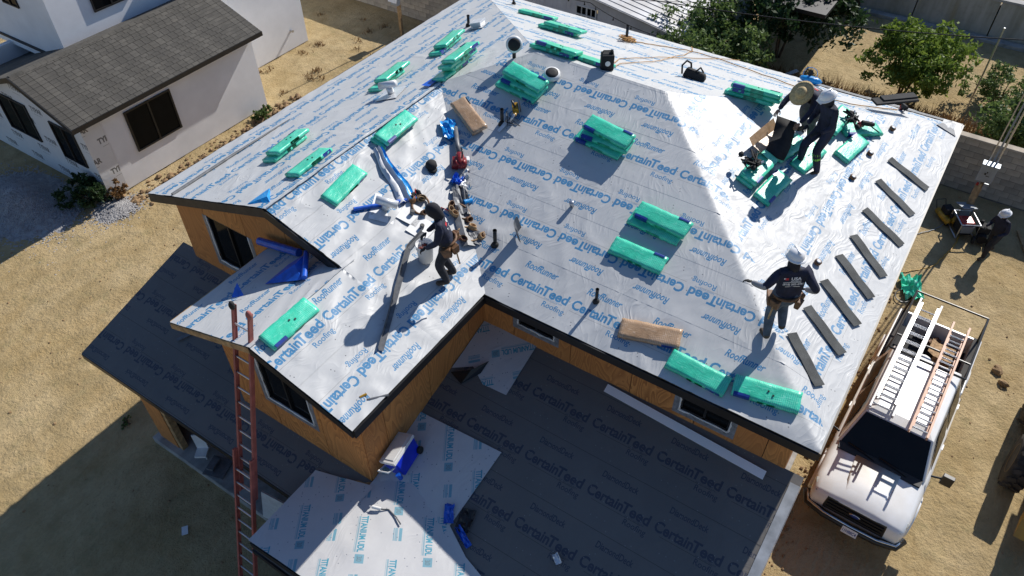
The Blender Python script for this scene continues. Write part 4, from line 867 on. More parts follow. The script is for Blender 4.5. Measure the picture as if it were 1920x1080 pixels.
# ------------------------------------------------------------------ starter strips laid out on the right slope
M_STRIP = mat('grey_granule_strip', (.085, .088, .085), .9, var=.25, sc=3, bmp=.5, bsc=150)
pos8 = ['nearest the back corner', 'second from the back corner', 'third from the back corner', 'fourth from the back corner', 'fourth from the front corner', 'third from the front corner', 'second from the front corner', 'nearest the front corner']
for (x, y, a), w in zip(((14.93, .32, -100), (13.98, .35, -110), (12.96, .31, -107), (12.0, .32, -121), (11.31, .37, -119), (10.53, .39, -118), (9.75, .42, -117), (8.96, .48, -127)), pos8):
    b = MB(); b.M = PR.M(x, y, dg(a), .028); nS = 8
    V = []; 
    for i in range(nS + 1):
        t = -.47 + .94 * i / nS; z = .008 + .006 * math.sin(i * 1.3 + x)
        V += [(t, -.095, z), (t, .095, z + .003), (t, .095, z + .012), (t, -.095, z + .009)]
    F = [(4 * i + a_, 4 * i + (a_ + 1) % 4, 4 * i + 4 + (a_ + 1) % 4, 4 * i + 4 + a_) for i in range(nS) for a_ in range(4)] + [(0, 3, 2, 1), (4 * nS, 4 * nS + 1, 4 * nS + 2, 4 * nS + 3)]
    b.add(V, F); o = b.build('starter_strip', M_STRIP); tag(o, f'flat grey shingle strip on the right slope, {w}', 'shingle strip', 'grey starter strips laid along the right eave')
b = MB(); b.M = T(16.95, 1.2, PR.z(0, 1.2) + .10) @ RZ(dg(-47)); b.box((0, 0, .03), (1.0, .26, .05)); b.box((.1, .05, .07), (.8, .2, .03)); tag(b.build('black_shingle_pack', M_SHB, bevel=.01), 'flat black pack of shingles by the far right corner', 'shingle pack')
b = MB(); b.add([PB.p(17.80, 3.0, .03), PB.p(17.80, .15, .03), PB.p(17.55, .15, .034), PB.p(17.55, 3.0, .034)], [(0, 1, 2, 3)]); b.add([PB.p(17.79, -.02, .035), PR.p(17.79, -.2, .035), PR.p(17.2, -.2, .035), PR.p(17.2, .25, .035)], [(0, 3, 2, 1)]); tag(b.build('edge_flashing', M_LEAD), 'grey metal edge strip along the back eave at the far corner', 'flashing')
b = MB(); p0, p1 = PL.p(6.27, 12.1, .03), PL.p(9.5, 12.16, .03); b.tube([p0, p0.lerp(p1, .5) + Vector((0, .02, 0)), p1], [.035, .03, .008], 6); o = b.build('lap_fold', M_LEAD); tag(o, 'long dark folded seam along the left slope near its eave', 'seam')
# ------------------------------------------------------------------ pipes and vents through the roof
def pipe(P, x, y, h, label, r=.035, extra=None):
    root = empty('vent_pipe', label, 'vent pipe', P.p(x, y), 'black plumbing vent pipes'); z = P.z(x, y)
    b = MB(); b.tube([(x, y, z - .05), (x, y, z + h)], r, 12); b.tube([(x, y, z + h - .03), (x, y, z + h)], r * 1.12, 12); b.build('pipe', M_PIPE, root, True)
    b = MB(); b.lathe([(r * 2.2, .0), (r * 1.3, .05), (r * 1.05, .06)], 14, P.M(x, y, 0, .028)); b.build('collar', M_RUB, root, True); return root
pipe(PF, 10.84, 7.43, .36, 'black vent pipe beside the yellow saw on the front slope'); pipe(PF, 8.49, 6.01, .37, 'black vent pipe next to the curved sheet-metal piece'); pipe(PF, 8.30, 3.82, .31, 'short black vent pipe above the front eave', .028)
pipe(PL, 14.63, 11.0, .30, 'black vent pipe beside the small white vent on the far left slope'); pipe(PB, 16.34, 7.45, .42, 'black vent pipe with the rope coil on the back slope'); pipe(PB, 16.89, 11.14, .35, 'black vent pipe at the very top of the picture', .03)
def tvent(P, x, y, yaw, label, pale=True):
    r = empty('t_top_vent', label, 'roof vent', P.M(x, y, yaw, .03)); m_ = M_GALV
    b = MB(); b.box((0, 0, .003), (.62, .50, .004)); b.build('flange', m_, r, world_=False); b = MB(); b.tube([(0, 0, 0), (0, 0, .16)], .075, 14); b.build('neck', m_, r, True, world_=False)
    b = MB(); b.tube([(-.02, -.20, .21), (-.02, .20, .21)], .075, 14); b.build('cap', m_, r, True, world_=False); return r
tvent(PL, 10.72, 10.19, dg(20), 'white T-shaped vent on a flat flange on the left slope'); tvent(PW, 7.78, 7.92, dg(30), 'white T-shaped vent lying among the tools on the wing'); 
r = empty('low_vent', 'small square white vent beside a pipe on the far left slope', 'roof vent', PL.M(14.55, 10.62, .2, .03)); b = MB(); b.box((0, 0, .003), (.42, .4, .004)); b.build('flange', M_GALV, r, world_=False); b = MB(); b.hexa([(-.12, -.12, 0), (.12, -.12, 0), (.12, .12, 0), (-.12, .12, 0)], [(-.17, -.16, .13), (.17, -.16, .13), (.17, .16, .13), (-.17, .16, .13)]); b.build('hood', M_GALV, r, world_=False, bevel=.01)
for x, y, a, lab in ((8.02, 7.53, 12, 'flat white pipe flashing plate behind the front plate'), (7.90, 7.22, 6, 'flat white pipe flashing plate nearest the bucket')):
    r = empty('pipe_flashing', lab, 'flashing', PW.M(x, y, dg(a), .045), 'white pipe flashing plates'); b = MB(); b.box((0, 0, .012), (.46, .40, .006)); b.build('plate', M_WHITE, r, world_=False); b = MB(); b.tube([(0, 0, .005), (.0, 0, .10)], .042, 14); b.build('boot', M_LEAD, r, True, world_=False); b = MB(); b.tube([(0, 0, .095), (0, 0, .104)], .034, 12); b.build('opening', M_BLACK, r, world_=False)
def round_vent(x, y, P, h, tilt, label):
    r = empty('round_vent_cap', label, 'vent cap', P.p(x, y)); z = P.z(x, y); q = T(x, y, z + h) @ RZ(dg(215)) @ Matrix.Rotation(tilt, 4, 'Y')
    b = MB(); b.tube([(x, y, z), (x, y, z + h)], .04, 10); b.build('stem', M_PIPE, r, True); b = MB(); b.lathe([(.16, -.02), (.175, .0), (.17, .05), (.14, .07)], 22, q); b.build('rim', M_WHITE, r, True); b = MB(); b.lathe([(.135, .06), (.13, .074), (.05, .085)], 18, q); b.build('fan_face', M_RUB, r, True)
round_vent(12.42, 8.18, PF, .30, 1.15, 'round white-rimmed fan vent standing on the ridge'); round_vent(12.20, 7.12, PF, .10, .35, 'round white-rimmed fan vent lying by the upper bundles')
# ------------------------------------------------------------------ tools and oddments
def small(name, label, cat, M=None): return empty(name, label, cat, M)
r = small('speaker_box', 'black jobsite speaker box on the main ridge', 'speaker', T(13.0, 6.30, PB.z(13.0, 6.3) + .03) @ RZ(dg(215))); b = MB(); b.box((0, 0, .17), (.22, .26, .34)); b.build('cabinet', M_BLKF, r, world_=False, bevel=.02); b = MB(); b.tube([(.10, 0, .17), (.118, 0, .17)], .055, 16); b.build('cone', M_WHITE, r, world_=False); b = MB(); b.tube([(0, -.11, .33), (0, -.09, .40), (0, .09, .40), (0, .11, .33)], .014, 6); b.box((-.02, .09, .36), (.1, .05, .06)); b.build('handle', M_PIPE, r, world_=False)
def rope(name, label, pts, r_, M_, cat='rope'):
    b = MB(); P_ = []
    for i in range(len(pts) - 1):
        for t in range(6): P_.append(Vector(pts[i]).lerp(Vector(pts[i + 1]), t / 6) + Vector((rnd.uniform(-.02, .02), rnd.uniform(-.02, .02), 0)))
    P_.append(Vector(pts[-1])); b.tube(P_, r_, 6); return tag(b.build(name, M_, smooth=True), label, cat)
def onB(l, h=.04): return [PB.p(min(x, 17.84), y, h) for x, y in l]
rope('safety_rope', 'long tan safety rope along the back slope past the bending worker', onB([(16.34, 7.4), (16.6, 7.05), (17.2, 6.2), (17.3, 5.4), (16.7, 3.5), (16.35, 2.4), (16.42, 1.91), (17.25, 1.1)]), .011, M_ORG)
rope('safety_rope', 'tan rope running from the speaker box to the back eave', onB([(13.25, 6.35), (14.2, 6.6), (15.7, 6.1), (17.4, 5.3), (17.84, 5.0)]), .009, M_ORG); rope('safety_rope', 'tan rope curving up from the speaker box over the eave', onB([(13.2, 6.25), (13.8, 6.35), (15.0, 6.05), (16.5, 6.0), (17.3, 6.05), (17.86, 6.3)]), .009, M_ORG)
b = MB(); cc = PB.p(16.34, 7.42, .05); pts = []
for i in range(110): a = i * .42; rr = .16 + .07 * math.sin(i * .71); pts.append(cc + Vector((rr * math.cos(a), rr * math.sin(a), .03 + .05 * math.sin(i * .33) - S * rr * math.cos(a))))
b.tube(pts, .010, 5); tag(b.build('rope_coil', M_ORG, smooth=True), 'loose coil of tan rope around a vent pipe', 'rope')
def heap(name, label, cat, M, parts, mats, world_=False):
    r = empty(name, label, cat, M)
    for pn, mi, fn in parts: b = MB(); fn(b); b.build(pn, mats[mi], r, True, world_=False)
    return r
def toolbelt(M, label, m_=M_LEATH, m2=M_TAN):
    R = random.Random(int(M.translation.x * 1000)); r = empty('tool_belt', label, 'tool belt', M)
    b = MB(); b.tube([(.22 * math.cos(a), .15 * math.sin(a), .035 + .015 * math.sin(3 * a)) for a in [i * 6.0 / 18 for i in range(19)]], .022, 6); b.build('belt', m_, r, True, world_=False)
    for i in range(4):
        a = R.uniform(0, 6.28); x, y = .2 * math.cos(a), .13 * math.sin(a); b = MB(); b.lathe([(.045, 0), (.075, .03), (.08, .09), (.07, .13), (.055, .125), (.05, .05)], 10, T(x, y, .0) @ RZ(a) @ Matrix.Rotation(R.uniform(-.9, .9), 4, 'Y'), sx=.7); b.build('pouch', m_ if i % 2 else m2, r, True, world_=False)
    b = MB(); b.tube([(.05, .12, .05), (.3, .2, .06)], .012, 6); b.build('tool_handle', M_RED, r, world_=False); return r
toolbelt(PW.M(8.30, 7.55, .4, .04), 'brown leather tool belt beside the white plates'); toolbelt(PW.M(8.72, 6.98, 1.6, .04), 'brown leather tool belt lying in the valley behind the worker'); 
toolbelt(PW.M(8.42, 6.56, 2.2, .04), 'tan pouch belt at the right of the hooded worker', M_TAN, M_LEATH)
def harness(M, label, m_=M_BLKF):
    R = random.Random(int(M.translation.y * 777)); r = empty('safety_harness', label, 'harness', M)
    b = MB(); pts = [(R.gauss(0, .13), R.gauss(0, .10), .03 + .10 * R.random()) for _ in range(26)]; b.tube(pts, .02, 5); b.build('webbing', m_, r, True, world_=False)
    for i in range(5): b = MB(); b.ball((R.gauss(0, .1), R.gauss(0, .08), .06), (.07, .05, .05), 8, 5, jit=.15); b.build('pad', m_, r, True, world_=False)
    b = MB(); b.tube([(.1, -.1, .10), (.16, -.13, .12)], .018, 8); b.build('buckle', M_STEEL, r, world_=False); return r
harness(PR.M(12.0, 2.80, 0, .22), 'tangled black safety harness on the green bundles'); harness(PR.M(15.1, 1.78, 1, .22), 'small black harness piece on the bundles behind the helmet worker')
r = small('tool_bag', 'black tool bag with round handle on the bright back slope', 'bag', PB.M(14.45, 4.93, dg(-80), .03)); b = MB(); b.hexa([(-.25, -.13, 0), (.25, -.13, 0), (.25, .13, 0), (-.25, .13, 0)], [(-.20, -.09, .20), (.22, -.08, .14), (.22, .09, .14), (-.20, .10, .20)]); b.build('body', M_BLKF, r, world_=False, bevel=.04); b = MB(); b.tube([(-.26, -.1, .05), (-.30, -.1, .22), (-.24, -.02, .32), (-.15, .05, .28), (-.12, .08, .16)], .022, 6); b.tube([(.0, -.1, .15), (.08, -.02, .25), (.15, .08, .15)], .02, 6); b.build('handle', M_BLKF, r, True, world_=False)
r = small('rope_bag', 'bright blue rope bag at the back eave above the straw hat', 'bag', PB.M(17.5, 3.15, dg(-80), .03)); b = MB(); b.ball((0, 0, .08), (.26, .14, .09), 12, 6, jit=.08); b.build('bag', M_CYAN, r, True, world_=False); b = MB(); b.tube([(.16 * math.cos(i * .35) - .05, .02 * math.sin(i), .20 + .16 * math.sin(i * .35)) for i in range(20)], .008, 5); b.build('rope_loop', M_CYAN, r, True, world_=False); b = MB(); b.tube([(-.05, 0, .1), (-.04, 0, .3)], .03, 8); b.build('strap_end', M_BLKF, r, world_=False)
def nail_gun(M, label):
    r = empty('nail_gun', label, 'nail gun', M); b = MB(); b.box((0, 0, .09), (.26, .07, .09)); b.tube([(-.13, 0, .09), (-.18, 0, .09)], .04, 10); b.box((.05, 0, .05), (.06, .05, .12)); b.build('body', M_BLKF, r, world_=False, bevel=.015); b = MB(); b.lathe([(.06, -.03), (.07, 0), (.06, .03)], 12, T(.12, 0, .03) @ Matrix.Rotation(1.57, 4, 'X')); b.build('nail_drum', M_RED, r, True, world_=False); b = MB(); b.tube([(-.06, 0, .08), (-.2, .04, .03), (-.32, .12, .015)], .013, 6); b.build('air_hose', M_PIPE, r, True, world_=False)
nail_gun(PB.M(17.35, 1.0, .4, .04), 'black nail gun at the back eave near the corner'); nail_gun(PR.M(15.35, 1.5, 2.2, .13), 'black nail gun on the rightmost green bundle')
for (x, y), w in zip(((16.04, .99), (14.78, 1.13), (13.74, 1.19), (11.04, 1.0)), ('farthest, near the back corner', 'second from the back corner', 'right of the white-helmet worker', 'beside the printed-shirt worker')):
    r = small('nail_coil', f'round coil of roofing nails on the right slope, {w}', 'nail coil', PR.M(x, y, x, .03)); r['group'] = 'nail coils on the right slope'; b = MB(); b.lathe([(.03, 0), (.062, .0), (.066, .045), (.03, .05)], 12); b.build('coil', M_LEATH, r, True, world_=False); b = MB(); b.lathe([(.0, .05), (.045, .053), (.02, .058)], 10); b.build('wrapper', M_WHITE, r, True, world_=False)
# leaf blower
r = small('leaf_blower', 'red leaf blower with long black tube in the valley', 'leaf blower', PW.M(9.72, 7.72, dg(42), .04))
b = MB(); b.ball((-.05, 0, .12), (.21, .10, .11), 14, 8); b.box((-.12, .09, .10), (.20, .12, .15)); b.box((-.14, -.06, .14), (.16, .10, .14)); b.build('housing', mat('dark_red_plastic', (.24, .012, .014), .4, var=.3, sc=20), r, True, world_=False); b = MB(); b.tube([(.1, 0, .13), (.4, .02, .10), (.85, .03, .09)], [.055, .05, .045], 12); b.build('tube', M_LEAD, r, True, world_=False); b = MB(); b.tube([(-.16, 0, .28), (-.05, 0, .36), (.1, 0, .30)], .018, 8); b.build('handle', M_PIPE, r, True, world_=False); b = MB(); b.box((-.05, -.14, .14), (.12, .08, .12)); b.build('fuel_tank', M_WHITE, r, world_=False, bevel=.02)
# saw
r = small('angle_saw', 'yellow and black cut-off saw beside a vent pipe', 'saw', PF.M(11.2, 7.32, .6, .05)); b = MB(); b.box((0, 0, .09), (.2, .12, .12)); b.tube([(-.1, 0, .1), (-.22, .02, .12)], .035, 8); b.build('motor', M_YEL, r, world_=False, bevel=.02); b = MB(); b.tube([(.02, -.09, .11), (.02, -.10, .11)], .12, 18); b.build('blade', M_RUB, r, world_=False); b = MB(); b.tube([(-.05, .0, .16), (.08, .04, .22), (.16, .02, .14)], .022, 8); b.build('handle', M_PIPE, r, True, world_=False)
r = small('scrap_tangle', 'small tangle of wire and silver tape at the foot of a vent pipe', 'scrap', PF.M(10.92, 7.25, 0, .04)); b = MB(); b.tube([(rnd.gauss(0, .08), rnd.gauss(0, .1), .04 + .08 * rnd.random()) for _ in range(22)], .008, 5); b.build('wire', M_PIPE, r, True, world_=False); b = MB(); b.tube([(-.05, -.02, .1), (.08, -.06, .2)], .025, 8); b.build('tape_roll', M_STEEL, r, True, world_=False); b = MB(); b.add([(-.3, .1, .0), (-.05, .05, .01), (-.02, .12, .05), (-.28, .16, .01)], [(0, 1, 2, 3)]); b.build('foil_strip', M_GALV, r, world_=False)
def crumple(name, label, M, sx, sy, hz, m_, seed, cat='sheet', nn=9):
    b = MB(M); V = [(sx * (i / (nn - 1) - .5) * (1 + .2 * float(vnoise(i, j, .6, seed))), sy * (j / (nn - 1) - .5) * (1 + .25 * float(vnoise(j, i, .7, seed + 5))), hz * abs(float(vnoise(i, j, .55, seed + 2)) * 2 - 1) ** .8 + .004) for i in range(nn) for j in range(nn)]
    b.add(V, [(i * nn + j, (i + 1) * nn + j, (i + 1) * nn + j + 1, i * nn + j + 1) for i in range(nn - 1) for j in range(nn - 1)]); return tag(b.build(name, m_), label, cat)
crumple('plastic_wrapper', 'crumpled bright blue plastic at left of the blower tube', PW.M(10.25, 8.32, .9, .04), .5, .3, .16, M_CYAN, 3); crumple('foil_sheet', 'crumpled silver flashing in the valley below the blower', PW.M(9.45, 7.35, .2, .05), .5, .22, .10, M_STEEL, 5); crumple('blue_rag', 'dark blue plastic wad in the valley beside the silver flashing', PW.M(9.3, 7.45, .4, .05), .24, .2, .12, M_BLUEP, 6); crumple('valley_metal', 'torn grey metal valley scraps above the worker', PW.M(8.95, 7.12, .8, .05), .6, .25, .10, M_LEAD, 7)
crumple('olive_flashing', 'olive grey metal flashing scrap right of the worker', PW.M(8.48, 6.42, .3, .05), .3, .3, .05, M_LEAD, 12)
b = MB(PW.M(8.55, 6.75, .9, .05)); b.add([(-.5, -.10, .01), (.3, -.06, .01), (.3, .05, .05), (-.5, .06, .06), (.3, .16, .01), (-.5, .17, .01)], [(0, 1, 2, 3), (3, 2, 4, 5)]); tag(b.build('valley_flashing', M_LEAD), 'bent grey valley flashing in the roof corner', 'flashing')
# blue-backed folded sheets
def folded(name, label, M, L, w, m1, m2, seed=1):
    r = empty(name, label, 'sheet', M); b = MB(); n_ = 10; V = []; prof = [(-w * .5, .01), (-w * .28, .10), (-w * .1, .02), (w * .08, .12), (w * .26, .03), (w * .42, .07)]
    for i in range(n_ + 1): t = i / n_; V += [(L * (t - .5), y * (.55 + .65 * t) + .02 * math.sin(i + seed), z * (.6 + .5 * abs(math.sin(i * .9 + seed)))) for y, z in prof]
    q = len(prof); b.add(V, [(i * q + j, (i + 1) * q + j, (i + 1) * q + j + 1, i * q + j + 1) for i in range(n_) for j in range(3)]); b.build('printed_side', m1, r, True, world_=False)
    b = MB(); b.add(V, [(i * q + j, (i + 1) * q + j, (i + 1) * q + j + 1, i * q + j + 1) for i in range(n_) for j in range(3, 5)]); b.build('blue_side', m2, r, True, world_=False); return r
folded('folded_underlayment', 'folded underlayment length with bright blue backing on the wing', PW.M(8.48, 8.32, dg(-112), .05), 1.35, .34, M_GALV, M_CYAN)
def tube_roll(name, label, p0, p1, r_, m_): b = MB(); b.tube([p0, p1], r_, 14); b.tube([Vector(p0).lerp(Vector(p1), -.004), Vector(p0)], r_ * .5, 10); return tag(b.build(name, m_, smooth=False), label, 'roll')
tube_roll('blue_roll', 'thin blue roll lying under the white T-shaped vent', PW.p(7.33, 8.26, .07), PW.p(8.32, 7.71, .07), .036, M_BLUEP); tube_roll('blue_roll', 'short blue roll behind the tool belt in the valley', PW.p(8.95, 7.05, .08), PW.p(9.1, 6.98, .08), .05, M_CYAN)
tube_roll('blue_roll', 'dark blue roll against the gable wall under the rake', PG.p(6.42, 9.9, .16), PG.p(6.36, 8.75, .10), .075, M_BLUEP)
b = MB(); b.add([PG.p(5.50, 8.75, .03), PG.p(6.0, 8.62, .12), PG.p(6.28, 8.40, .20), PG.p(5.76, 8.05, .06), PG.p(5.95, 8.35, .20)], [(0, 1, 4), (1, 2, 4), (0, 4, 3), (4, 2, 3)]); b.tube([PG.p(6.3, 8.42, .20), PG.p(5.8, 8.02, .08)], .05, 10); tag(b.build('blue_offcut', M_BLUEP), 'peeled-back blue offcut curling on the small gable roof', 'sheet')
b = MB(); b.add([PG.p(5.0, 9.05, .05), PG.p(5.12, 8.85, .05), PG.p(5.2, 9.0, .24)], [(0, 1, 2)]); tag(b.build('blue_sliver', M_BLUEP), 'small upright blue sliver on the shaded gable roof', 'sheet')
b = MB(); b.add([PL.p(6.29, 9.75, .03), PW.p(6.30, 9.05, .03), PL.p(6.80, 9.72, .05), PL.p(6.5, 9.42, .08)], [(0, 1, 3), (1, 2, 3), (0, 3, 2)]); tag(b.build('blue_flap', M_CYAN), 'bright blue triangular flap turned up at the gable peak', 'sheet')
b = MB(); b.add([PL.p(11.0, 9.36, .05), PL.p(11.55, 9.36, .05), PL.p(11.55, 9.52, .08), PL.p(11.0, 9.56, .08)], [(0, 1, 2, 3)]); tag(b.build('blue_flap', M_BLUEP), 'dark blue flap at the foot of the tall bundle stack', 'sheet')
b = MB(PW.M(9.22, 8.0, .5, .04)); b.lathe([(.11, 0), (.115, .05), (.09, .11), (.03, .13)], 14, mi=0); b.lathe([(.09, .0), (.10, .02), (.03, .03)], 12, T(-.08, -.04, 0)); tag(b.build('dropped_cap', M_BLKF, smooth=True), 'black cap lying on the wing left of the red blower', 'cap')
crumple('spool', 'small black spool by the folded blue sheet', PW.M(8.42, 7.72, 0, .05), .18, .16, .10, M_BLKF, 14, 'spool', 6)
# bucket with nails
r = small('bucket', 'white bucket of red nails beside the hooded worker', 'bucket', T(7.42, 6.74, PW.z(0, 6.74) + .05)); b = MB(); b.lathe([(.125, 0), (.15, .36), (.158, .37), (.158, .33), (.143, .33), (.135, .24), (.02, .24)], 24); b.build('pail', M_WHITE, r, True, world_=False); b = MB()
for i in range(40): a = rnd.random() * 6.28; q = .11 * math.sqrt(rnd.random()); b.ball((q * math.cos(a), q * math.sin(a), .25 + .02 * rnd.random()), .02, 6, 4)
b.build('nails', mat('red_nails', (.22, .03, .02), .6, var=.6, sc=40, c2=(.02, .015, .015)), r, world_=False); b = MB(); b.tube([(.15 * math.cos(a), .15 * math.sin(a), .33 - .1 * math.sin(a)) for a in [i * math.pi / 10 for i in range(11)]], .005, 5); b.build('handle', M_STEEL, r, True, world_=False)
# long bent metal angle
def angle_bar(name, label, pts, w, m_):
    b = MB()
    for p, q in zip(pts, pts[1:]):
        p, q = Vector(p), Vector(q); d = (q - p).normalized(); sd_ = d.cross(Vector((0, 0, 1))).normalized() * w; up = Vector((0, 0, w)); b.prism([p, p + sd_, p + sd_ + Vector((0, 0, .005)), p + Vector((0, 0, .005))], q - p); b.prism([p, p + up, p + up - sd_ * .08, p - sd_ * .08], q - p)
    return tag(b.build(name, m_), label, 'metal angle')
angle_bar('metal_angle', 'long bent grey metal edging leaning from the wing eave to the bucket', [PW.p(5.47, 6.20, .04), PW.p(7.36, 7.12, .05), PW.p(7.84, 7.16, .06)], .075, M_LEAD)
b = MB(); b.M = PF.M(8.82, 5.74, .5, .03); V = []; n_ = 8
for i in range(n_ + 1): a = -1.0 + 2.0 * i / n_; V += [(.20 * math.sin(a), .16 * math.cos(a) - .16, .01), (.17 * math.sin(a), .14 * math.cos(a) - .14, .40)]
b.add(V, [(2 * i, 2 * i + 2, 2 * i + 3, 2 * i + 1) for i in range(n_)]); tag(b.build('curved_flashing', M_LEAD, smooth=True), 'standing curved grey flashing piece right of a vent pipe', 'flashing')
b = MB(); b.M = PF.M(9.75, 5.16, 0, .03); b.lathe([(.04, 0), (.045, .12), (.04, .125)], 12); tag(b.build('drink_can', M_STEEL, smooth=True), 'small silver can standing alone on the front slope', 'can')
b = MB(); b.tube([PW.p(4.70, 5.80, .03), PW.p(4.98, 5.62, .04)], .018, 6); tag(b.build('pry_bar', M_LEAD), 'short dark bar lying at the wing eave corner', 'bar'); b = MB(); b.tube([PW.p(4.66, 5.90, .03), PW.p(4.76, 5.86, .05)], .02, 6); tag(b.build('marker', M_YEL), 'tiny yellow marker near the wing eave corner', 'marker')
# ------------------------------------------------------------------ on the lower roof
M_WSTRIP = mat('white_metal_strip', (.95, .95, .95), .4, var=.01); b = MB(); p0, p1 = PLO.p(7.92, 3.31, .035), PLO.p(7.78, 0.31, .035); w_ = Vector((.15, 0, .045)) * 1.0; b.prism([p0, p1, p1 + w_, p0 + w_], PLO.n * .01); tag(b.build('white_strip', M_WSTRIP), 'long white metal strip lying on the dark lower roof', 'metal strip')
r = small('cooler', 'blue wheeled cooler with white lid against the plywood corner', 'cooler', frame(PLO.p(5.22, 5.70, .05), (.95, .20, .28), (-.15, .42, 1))); L_, W2, H2 = .62, .34, .36
b = MB(); b.hexa([(-.27, -.15, 0), (.27, -.15, 0), (.27, .15, 0), (-.27, .15, 0)], [(-L_ / 2, -W2 / 2, H2), (L_ / 2, -W2 / 2, H2), (L_ / 2, W2 / 2, H2), (-L_ / 2, W2 / 2, H2)]); b.build('tub', mat('cooler_blue', (.008, .03, .55), .3), r, world_=False, bevel=.03)
b = MB(); b.box((0, 0, H2 + .03), (L_ + .02, W2 + .02, .06)); b.box((0, 0, H2 + .065), (L_ - .1, W2 - .08, .012)); b.build('lid', M_WHITE, r, world_=False, bevel=.025)
for s_ in (-1, 1): b = MB(); b.tube([(.24, s_ * .16, .07), (.24, s_ * .20, .07)], .07, 16); b.build('wheel', M_RUB, r, world_=False)
b = MB(); b.tube([(-.30, -.12, .30), (-.46, -.12, .36), (-.47, .12, .36), (-.30, .12, .30)], .016, 8); b.build('handle', M_WHITE, r, True, world_=False); b = MB(); b.tube([(-.36, -.14, .06), (-.36, -.14, .18)], .045, 10); b.build('tap', M_BLUEP, r, world_=False)
crumple('blue_offcut', 'blue scrap on the pale sheet edge below the cooler', PLO.M(4.86, 4.52, .5, .05), .30, .15, .05, M_BLUEP, 21); crumple('blue_offcut', 'twisted blue scrap on the shaded dark roof', PLO.M(4.68, 4.10, 1.1, .04), .36, .10, .06, M_BLUEP, 22); b = MB(); b.add([PLO.p(6.95, 6.00, .06), PLO.p(7.14, 5.64, .14), PLO.p(7.45, 5.46, .10), PLO.p(7.19, 5.48, .05), PLO.p(6.85, 5.69, .05)], [(0, 4, 3, 2, 1)]); tag(b.build('black_flap', M_BLACK), 'turned-over black flap on the pale sheet in the corner', 'sheet'); crumple('black_offcut', 'black felt offcut beside the twisted blue scrap', PLO.M(4.91, 4.22, .2, .04), .35, .22, .05, M_BLACK, 23)
crumple('water_bottle', 'crushed clear bottle on the dark lower roof', PLO.M(5.14, 2.57, .9, .04), .16, .09, .07, M_GALV, 24, 'bottle', 6)
r = small('caulk_tube', 'white caulk tube with grey cord on the pale sheet by the wall corner', 'caulk tube', frame((4.24, 5.60, PSA.z(4.24, 5.60) + .06), (-.3, .95, 0), (0, 0, 1))); b = MB(); b.tube([(-.08, 0, .03), (.08, 0, .03)], .028, 12); b.tube([(.08, 0, .03), (.14, 0, .03)], [.01, .005], 8); b.build('tube', M_WHITE, r, world_=False); b = MB(); b.tube([(-.08, 0, .02), (-.2, -.04, .01), (-.38, .06, .01), (-.5, .16, .01)], .012, 6); b.build('cord', M_LEAD, r, True, world_=False)
r = small('utility_saw', 'grey hand tool with blue handle on the dark left roof', 'tool', PLO.M(5.07, 11.44, dg(-30), .04)); b = MB(); b.box((0, 0, .01), (.36, .08, .008)); b.build('blade', M_LEAD, r, world_=False); b = MB(); b.box((.22, 0, .015), (.12, .09, .03)); b.build('handle', M_BLUEP, r, world_=False, bevel=.01)
b = MB(); b.M = T(2.80, 10.27, gz(2.8, 10.27) + .02) @ RZ(.9); b.box((0, 0, .01), (.20, .13, .012)); tag(b.build('paper_scrap', M_WHITE), 'small white card lying in the shaded dirt', 'paper')
# oddments in the porch
r = small('folding_stand', 'white folded stand among scraps at the porch post', 'stand', T(4.25, 11.3, .15) @ RZ(.6)); b = MB(); b.box((0, 0, .14), (.3, .26, .06)); b.tube([(-.1, -.1, 0), (-.1, -.1, .16)], .02, 6); b.tube([(.1, .1, 0), (.1, .1, .16)], .02, 6); b.build('seat', M_WHITE, r, world_=False); b = MB(); b.box((.1, 0, .4), (.03, .26, .5)); b.build('back', M_WHITE, r, world_=False)
b = MB(); b.M = T(4.2, 10.75, .17) @ RZ(.3); b.box((0, 0, .02), (.5, .5, .03)); b.box((0, .1, .1), (.3, .16, .06)); tag(b.build('metal_offcut', M_LEAD), 'flat grey metal offcuts on the porch slab edge', 'scrap'); b = MB(); b.M = T(4.1, 8.3, .5) @ RZ(.1) @ Matrix.Rotation(.25, 4, 'Y'); b.box((0, 0, 0), (.04, 1.5, .75)); tag(b.build('pale_board', M_GALV), 'pale panel leaning under the porch roof behind the ladder', 'panel'); crumple('blue_tarp', 'light blue film hanging by the leaning panel', T(3.75, 7.9, .35) @ Matrix.Rotation(1.2, 4, 'Y'), .5, .5, .15, M_CYAN, 30, 'sheet')
# ------------------------------------------------------------------ ladders
M_FIBR = mat('faded_red_fibreglass', (.34, .10, .085), .6, var=.2, sc=5, bmp=.1); M_FIBO = mat('orange_fibreglass', (.62, .36, .24), .55, var=.15, sc=5); M_ALU = mat('aluminium', (.62, .63, .65), .35, metal=.7, var=.1)
def ladder_section(root, p0, p1, wd, off, mr, w=.40, rs=.032, rungs='rung'):
    p0, p1, wd = Vector(p0), Vector(p1), Vector(wd).normalized(); d = (p1 - p0); L = d.length; d.normalize(); nn = d.cross(wd).normalized(); o = nn * off
    for s_ in (-1, 1):
        c = p0 + o + wd * s_ * w / 2; b = MB(frame(c, d, nn)); b.box((L / 2, 0, 0), (L, .026, rs * 2.3)); b.box((L / 2, -s_ * .014, rs * 1.05), (L, .03, .008)); b.box((L / 2, -s_ * .014, -rs * 1.05), (L, .03, .008)); b.build('rail', mr, root)
    n_ = int(L / .305)
    for i in range(n_):
        c = p0 + o + d * (.15 + i * .305); b = MB(); b.tube([c - wd * (w / 2 - .004), c + wd * (w / 2 - .004)], .017, 8); b.build(rungs, M_ALU, root)
